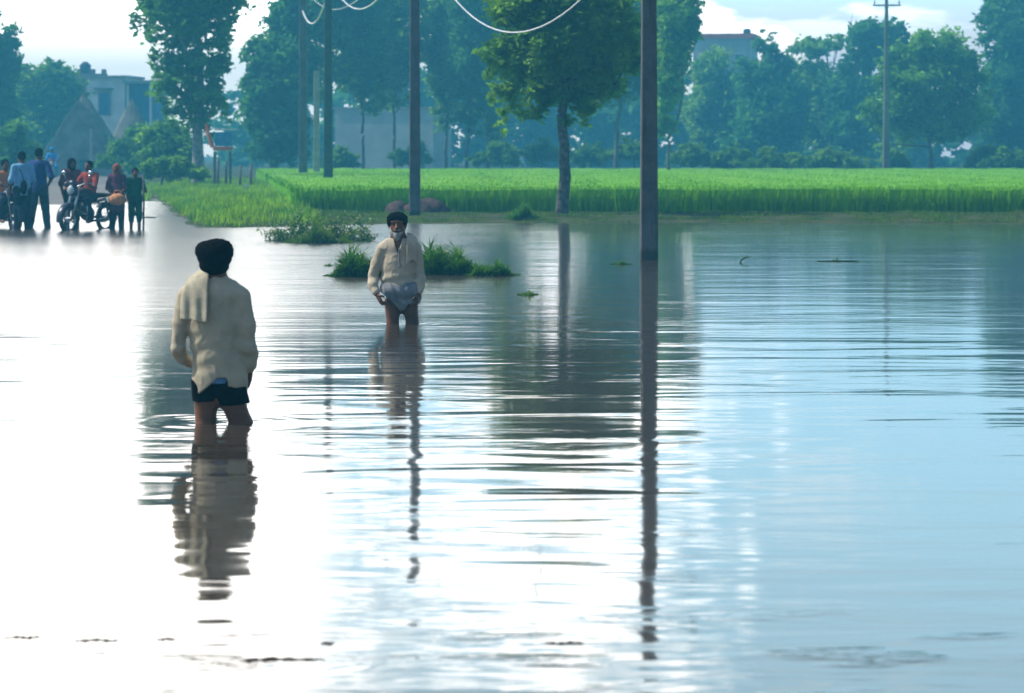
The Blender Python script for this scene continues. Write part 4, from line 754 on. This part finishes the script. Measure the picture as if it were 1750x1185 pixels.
# --- crowd on the flooded road
def figure(label, loc, rz, shirt, legs, hair=BLACK, h=1.68, pose='stand', hairname='hair', skin=SKIN_D, seed=0, arms=None, female=False, shortleg=False, scarf=None, vox=.016, stance=.1, lean=0.0, legname='trousers'):
    """faces -y before rz. pose: stand or ride"""
    o = empty('person', loc, rz); tag(o, label, 'person', 'people gathered with motorcycles on the flooded road'); k = h / 1.72
    lo = np.array((-.55, -.75, -.06)) * k; hi = np.array((.55, .35, 1.86)) * k; g = SDF(lo, hi, vox); X_, Y_, Z_ = g.P(); v = lambda *a: np.array(a, float) * k
    if pose == 'ride': pz, hipy, yb = .82, .0, -.02
    else: pz, hipy, yb = .92, 0, 0
    dz = pz - .92; ly = lean
    neck = v(0, -.02 - ly, 1.44 + dz); head = v(0, -.04 - ly * 1.15, 1.60 + dz)
    g.ell(head, v(.076, .095, .115), .02).ell(head + v(0, -.03, -.06), v(.055, .06, .055), .03).cone(head + v(0, -.09, .0), head + v(0, -.108, -.03), .012, .015, .01).cone(neck, head, .052 * k, .05 * k, .03)
    sL, sR = v(-.18, -.0 - ly * .9, 1.40 + dz), v(.18, -.0 - ly * .9, 1.40 + dz); am = arms or [((-.25, .02, 1.12), (-.24, -.08, .86)), ((.25, .02, 1.12), (.24, -.08, .86))]
    if pose == 'ride': am = arms or [((-.27, -.2, 1.12 + dz), (-.30, -.42, 1.08)), ((.27, -.2, 1.12 + dz), (.30, -.42, 1.08))]
    for S, (e, w2), sx in ((sL, am[0], -1), (sR, am[1], 1)):
        e, w2 = v(*e), v(*w2); g.chain([S, e, w2], [.05 * k, .04 * k, .028 * k], .03); d = (w2 - e) / np.linalg.norm(w2 - e); hand(g, w2, d, (-sx, -.3, .1), (0, -1, .3), .5, .008, k)
    tor = [v(0, -ly * .9, 1.34 + dz), v(0, -ly * .5, 1.12 + dz), v(0, 0, .95 + dz)]; g.chain(tor, [.13 * k, .125 * k, .14 * k], .05, .7)
    if pose == 'ride': L = [[v(sx * .09, 0, pz), v(sx * .2, -.38, .74), v(sx * .19, -.22, .32)] for sx in (-1, 1)]
    else: L = [[v(sx * .09, 0, pz), v(sx * (.09 + stance * .5), -.02, .5), v(sx * (.09 + stance), .0, .09)] for sx in (-1, 1)]
    for a_, b_, c_ in L:
        g.chain([a_, b_, c_], [.092 * k, .06 * k, .042 * k], .03); g.chain([c_ + v(0, .03, -.04), c_ + v(0, -.08, -.05), c_ + v(0, -.17, -.06)], [.036 * k, .036 * k, .025 * k], .03)
    g.build('body', skin, o)
    s2 = g.like(); wd = .152 if not female else .145
    s2.chain([t_ for t_ in tor] + [v(0, 0, .84 + dz if not female else .62)], [wd * k, (wd - .002) * k, .16 * k, (.17 if not female else .2) * k], .05, .74); s2.cone(sL * [.8, 1, 1], sR * [.8, 1, 1], .07 * k, .07 * k, .04)
    for S, (e, w2) in ((sL, am[0]), (sR, am[1])):
        e, w2 = v(*e), v(*w2); w3 = e + (w2 - e) * .85 if seed % 2 else e + (w2 - e) * .12; s2.chain([S, e, w3], [.064 * k, .055 * k, .046 * k], .03)
    hb = (.8 + dz if not female else .5) * k if pose == 'stand' else .78 * k
    s2.F += wrinkle((X_, Y_, Z_), .007, 24, seed + 3); armz = (np.abs(X_) > .19 * k); s2.F = np.maximum(s2.F, np.where(armz, -.1, hb) - Z_); s2.F = np.maximum(s2.F, Z_ - (1.475 + dz) * k + 0 * X_); s2.build('shirt' if not female else 'tunic', shirt, o)
    s3 = g.like()
    for a_, b_, c_ in L: s3.chain([a_, b_, c_ if not shortleg else b_ + (c_ - b_) * .45], [.112 * k, .084 * k, .068 * k], .03)
    s3.cone(v(-.06, 0, pz), v(.06, 0, pz), .12 * k, .12 * k, .04, .9); s3.F += wrinkle((X_, Y_, Z_), .006, 26, seed + 9); s3.build(legname, legs, o)
    s4 = g.like()
    if hairname == 'hair': s4.ell(head + v(0, .02, .03), v(.09, .1, .105), .02)
    elif hairname == 'turban': s4.ell(head + v(0, .01, .06), v(.115, .13, .085), .02).ell(head + v(0, .04, .0), v(.1, .09, .09), .03)
    else: s4.ell(head + v(0, .02, .0), v(.105, .12, .135), .02).cone(head + v(0, .05, -.1), neck + v(0, .06, -.12), .09 * k, .15 * k, .05)
    s4.ell(head + v(0, -.12, -.035), v(.065, .085, .095), 0, True); s4.build(hairname, scarf or hair, o)
    return o
ORS = mat('orange_cloth', (0.55, 0.17, 0.05), .9, .1, 8); LBL = mat('sky_blue_cloth', (0.22, 0.48, 0.75), .9, .08, 8); DKB = mat('navy_cloth', (0.012, 0.02, 0.055), .9, .2, 8); BLS = mat('blue_cloth', (0.03, 0.07, 0.24), .9, .1, 8)
JEAN = mat('jeans', (0.05, 0.10, 0.14), .9, .15, 9); MAR = mat('maroon_cloth', (0.16, 0.035, 0.06), .9, .15, 9); RED = mat('red_cloth', (0.36, 0.05, 0.03), .9, .15, 9); GRN = mat('green_cloth', (0.01, 0.10, 0.05), .9, .15, 9); BBL = mat('bright_blue_cloth', (0.02, 0.30, 0.75), .9, .08, 6); BAGM = mat('orange_bag', (0.72, 0.30, 0.12), .7, .15, 9); PURP = mat('purple_cloth', (0.12, 0.035, 0.09), .9, .15, 9)
HENNA = mat('rust_scarf', (0.30, 0.09, 0.05), .9, .1, 9)
def place(px, Y, z=None):
    x = (px - CX) / F * Y; return (x, Y, float(ground_z(np.array(x), np.array(Y))) if z is None else z)
# --- motorcycle
TYRE = mat('tyre', (0.012, 0.012, 0.014), .8, .1, 9); CHROME = mat('chrome', (0.5, 0.52, 0.55), .25, .05, 5, metal=1.0); BIKE = mat('bike_navy', (0.012, 0.02, 0.05), .35, .1, 5, spec=.5); ENG = mat('engine_metal', (0.12, 0.13, 0.14), .5, .15, 9, metal=.7); LENS = mat('lamp_glass', (0.6, 0.65, 0.68), .15, .05, 5, spec=.6); SEATM = mat('seat_vinyl', (0.01, 0.01, 0.012), .6, .1, 5); REDP = mat('bike_red', (0.25, 0.02, 0.02), .35, .1, 5)
def motorbike(label, loc, rz, paint, screen=False):
    o = empty('motorcycle', loc, rz); tag(o, label, 'motorcycle', 'motorcycles on the flooded road')
    for y in (-.66, .62):
        wb = empty('wheel'); wb.parent = o; wb.location = (0, y, .31)
        MB().torus((0, 0, 0), .265, .047).build('tyre', TYRE, wb, True); rm = MB().torus((0, 0, 0), .222, .014); rm.tube([(-.06, 0, 0), (.06, 0, 0)], .05, 12)
        for q in range(12): a = q / 12 * 2 * math.pi; rm.tube([(0, .04 * math.cos(a), .04 * math.sin(a)), (0, .22 * math.cos(a + .2), .22 * math.sin(a + .2))], .005, 4)
        rm.build('rim', CHROME, wb)
    fk = MB()
    for sx in (-.085, .085): fk.tube([(sx, -.67, .31), (sx, -.48, .78), (sx, -.42, .96)], .026, 8)
    fk.build('fork', CHROME, o, True)
    def fender(y, a0, a1): 
        n = 14; V = []
        for q in range(n): 
            a = a0 + (a1 - a0) * q / (n - 1)
            for xx, rr_ in ((-.075, .335), (-.04, .352), (.04, .352), (.075, .335)): V.append((xx, y + rr_ * math.cos(a), .31 + rr_ * math.sin(a)))
        Q = [[q * 4 + b, q * 4 + b + 1, q * 4 + b + 5, q * 4 + b + 4] for q in range(n - 1) for b in range(3)]; MB().raw(V, Q).build('fender', paint, o, True)
    fender(-.66, R(20), R(190)); fender(.62, R(-10), R(140))
    MB().ell((0, -.13, .83), (.14, .29, .13), 18, 12).build('fuel_tank', paint, o, True)
    MB().ell((0, .36, .80), (.13, .42, .055), 18, 10).build('seat', SEATM, o, True)
    MB().ell((0, -.02, .42), (.14, .2, .16), 12, 8).box((0, -.12, .56), (.2, .16, .2)).tube([(.12, -.2, .4), (.15, 0, .27), (.15, .35, .27), (.15, .75, .36)], [.022, .024, .045, .05], 10).build('engine', ENG, o, True)
    MB().tube([(0, -.44, .9), (0, -.05, .66), (0, .3, .66), (0, .62, .72)], .025, 8).tube([(0, -.4, .84), (0, -.3, .4), (0, 0, .28), (0, .3, .35), (0, .62, .31)], .025, 8).tube([(-.09, .62, .31), (-.1, .5, .7)], .022, 6).tube([(.09, .62, .31), (.1, .5, .7)], .022, 6).build('frame', BIKE, o, True)
    MB().ell((0, -.53, .92), (.12, .1, .13), 16, 10).box((0, -.56, 1.06), (.24, .04, .12)).build('headlight_shell', paint, o, True)
    MB().ell((0, -.60, .92), (.085, .05, .09), 16, 10).build('headlight', LENS, o, True)
    MB().tube([(-.36, -.3, 1.06), (-.2, -.38, 1.05), (0, -.42, .98), (.2, -.38, 1.05), (.36, -.3, 1.06)], .016, 8).build('handlebar', CHROME, o, True)
    for sx in (-1, 1):
        MB().tube([(sx * .25, -.36, 1.06), (sx * .33, -.38, 1.24)], .007, 5).ell((sx * .34, -.38, 1.28), (.065, .015, .042), 12, 8).build('mirror', CHROME, o, True)
        MB().ell((sx * .19, -.52, .95), (.04, .03, .03), 10, 6).build('indicator', ORANGE, o, True)
    lg = MB(); lg.tube([(-.19, -.3, .75), (-.2, -.28, .4), (-.14, -.2, .28)], .018, 6).tube([(.19, -.3, .75), (.2, -.28, .4), (.14, -.2, .28)], .018, 6).tube([(-.2, -.28, .42), (.2, -.28, .42)], .018, 6); lg.build('crash_guard', CHROME, o, True)
    return o
Yc_ = 54.6
L1 = place(4, Yc_ + .6); motorbike('motorcycle cropped by the photo edge under the rider in orange', L1, R(35), BIKE)
figure('person in an orange shirt astride the motorcycle cropped by the photo edge', place(8, Yc_ + .45), R(35), ORS, DKB, pose='ride', seed=1, h=1.66)
pB = figure('standing person in a light blue shirt and navy trousers with a dark shoulder bag', place(38, Yc_), R(-150), LBL, DKB, h=1.73, seed=2, stance=.03, arms=[((-.25, .0, 1.12), (-.2, -.2, .95)), ((.25, .02, 1.12), (.24, -.08, .86))])
pC = figure('tallest standing person in a deep blue shirt and jeans, legs apart', place(66, Yc_ + .8), R(170), BLS, JEAN, h=1.80, seed=4, stance=.1, arms=[((-.3, .05, 1.14), (-.16, -.16, .98)), ((.3, .05, 1.14), (.17, -.16, .98))])
bg_ = empty('shoulder_bag', (pB.location.x + .07, pB.location.y - .2, pB.location.z + .98)); tag(bg_, 'small dark bag hanging at the back of the person in light blue', 'bag')
MB().ell((0, 0, 0), (.075, .05, .16), 14, 10).build('pouch', BLACK, bg_, True); MB().tube([(0, 0, .14), (-.06, .03, .32), (-.14, .12, .45)], .01, 5).build('strap', BLACK, bg_, True)
LE = place(150, Yc_ - .2); motorbike('motorcycle turned sideways in the middle of the crowd beside the woman with the bag', LE, R(-27), BIKE)
fE = place(155, Yc_); figure('person in a red shirt astride the motorcycle in the middle of the crowd', (LE[0] + .03, LE[1] + .08, LE[2]), R(-27), RED, DKB, pose='ride', seed=6, h=1.62)
figure('long haired person in maroon standing behind the front wheel of the middle motorcycle', place(122, Yc_ + .9), R(30), MAR, DKB, h=1.58, seed=8, hairname='scarf', scarf=BLACK, female=True, stance=.03)
wF = figure('person in purple with a rust head scarf holding an orange bag', place(200, Yc_ - .1), R(-10), PURP, DKB, h=1.47, seed=10, hairname='scarf', scarf=HENNA, female=True, stance=.03, arms=[((-.24, -.02, 1.12), (-.06, -.24, .98)), ((.24, -.02, 1.12), (.14, -.24, .96))])
bo = empty('cloth_bag', (wF.location.x + .05, wF.location.y - .27, wF.location.z + .72)); tag(bo, 'round orange bag held by the person in purple', 'bag')
MB().ell((0, 0, 0), (.19, .12, .13), 20, 14, .04).build('pouch', BAGM, bo, True); MB().tube([(-.08, 0, .1), (-.05, 0, .19), (.05, 0, .19), (.09, 0, .1)], .014, 6).build('handles', BAGM, bo, True)
cG = figure('smallest person, dressed in green, standing at the end of the crowd with a stick', place(231, Yc_ - .1), R(15), GRN, GRN, h=1.36, seed=12, stance=.02, shortleg=True, arms=[((-.23, 0, 1.1), (-.2, -.1, .85)), ((.25, .0, 1.12), (.27, -.14, 1.1))])
tag(MB().tube([(0, 0, 0), (.01, 0, .6), (0, 0, 1.22)], [.022, .022, .02], 6).build('walking_stick', WOODP, None, True, (cG.location.x + .19, cG.location.y - .12, cG.location.z)), 'dark upright stick held by the smallest person in green', 'stick')
LD = place(88, 121); motorbike('far motorcycle ridden by the person in bright blue along the dry road', LD, R(10), REDP)
figure('distant rider in bright blue on the dry stretch of road beyond the crowd', (LD[0], LD[1] + .1, LD[2]), R(10), BBL, BBL, h=1.75, pose='ride', seed=14, hairname='turban', hair=BBL)
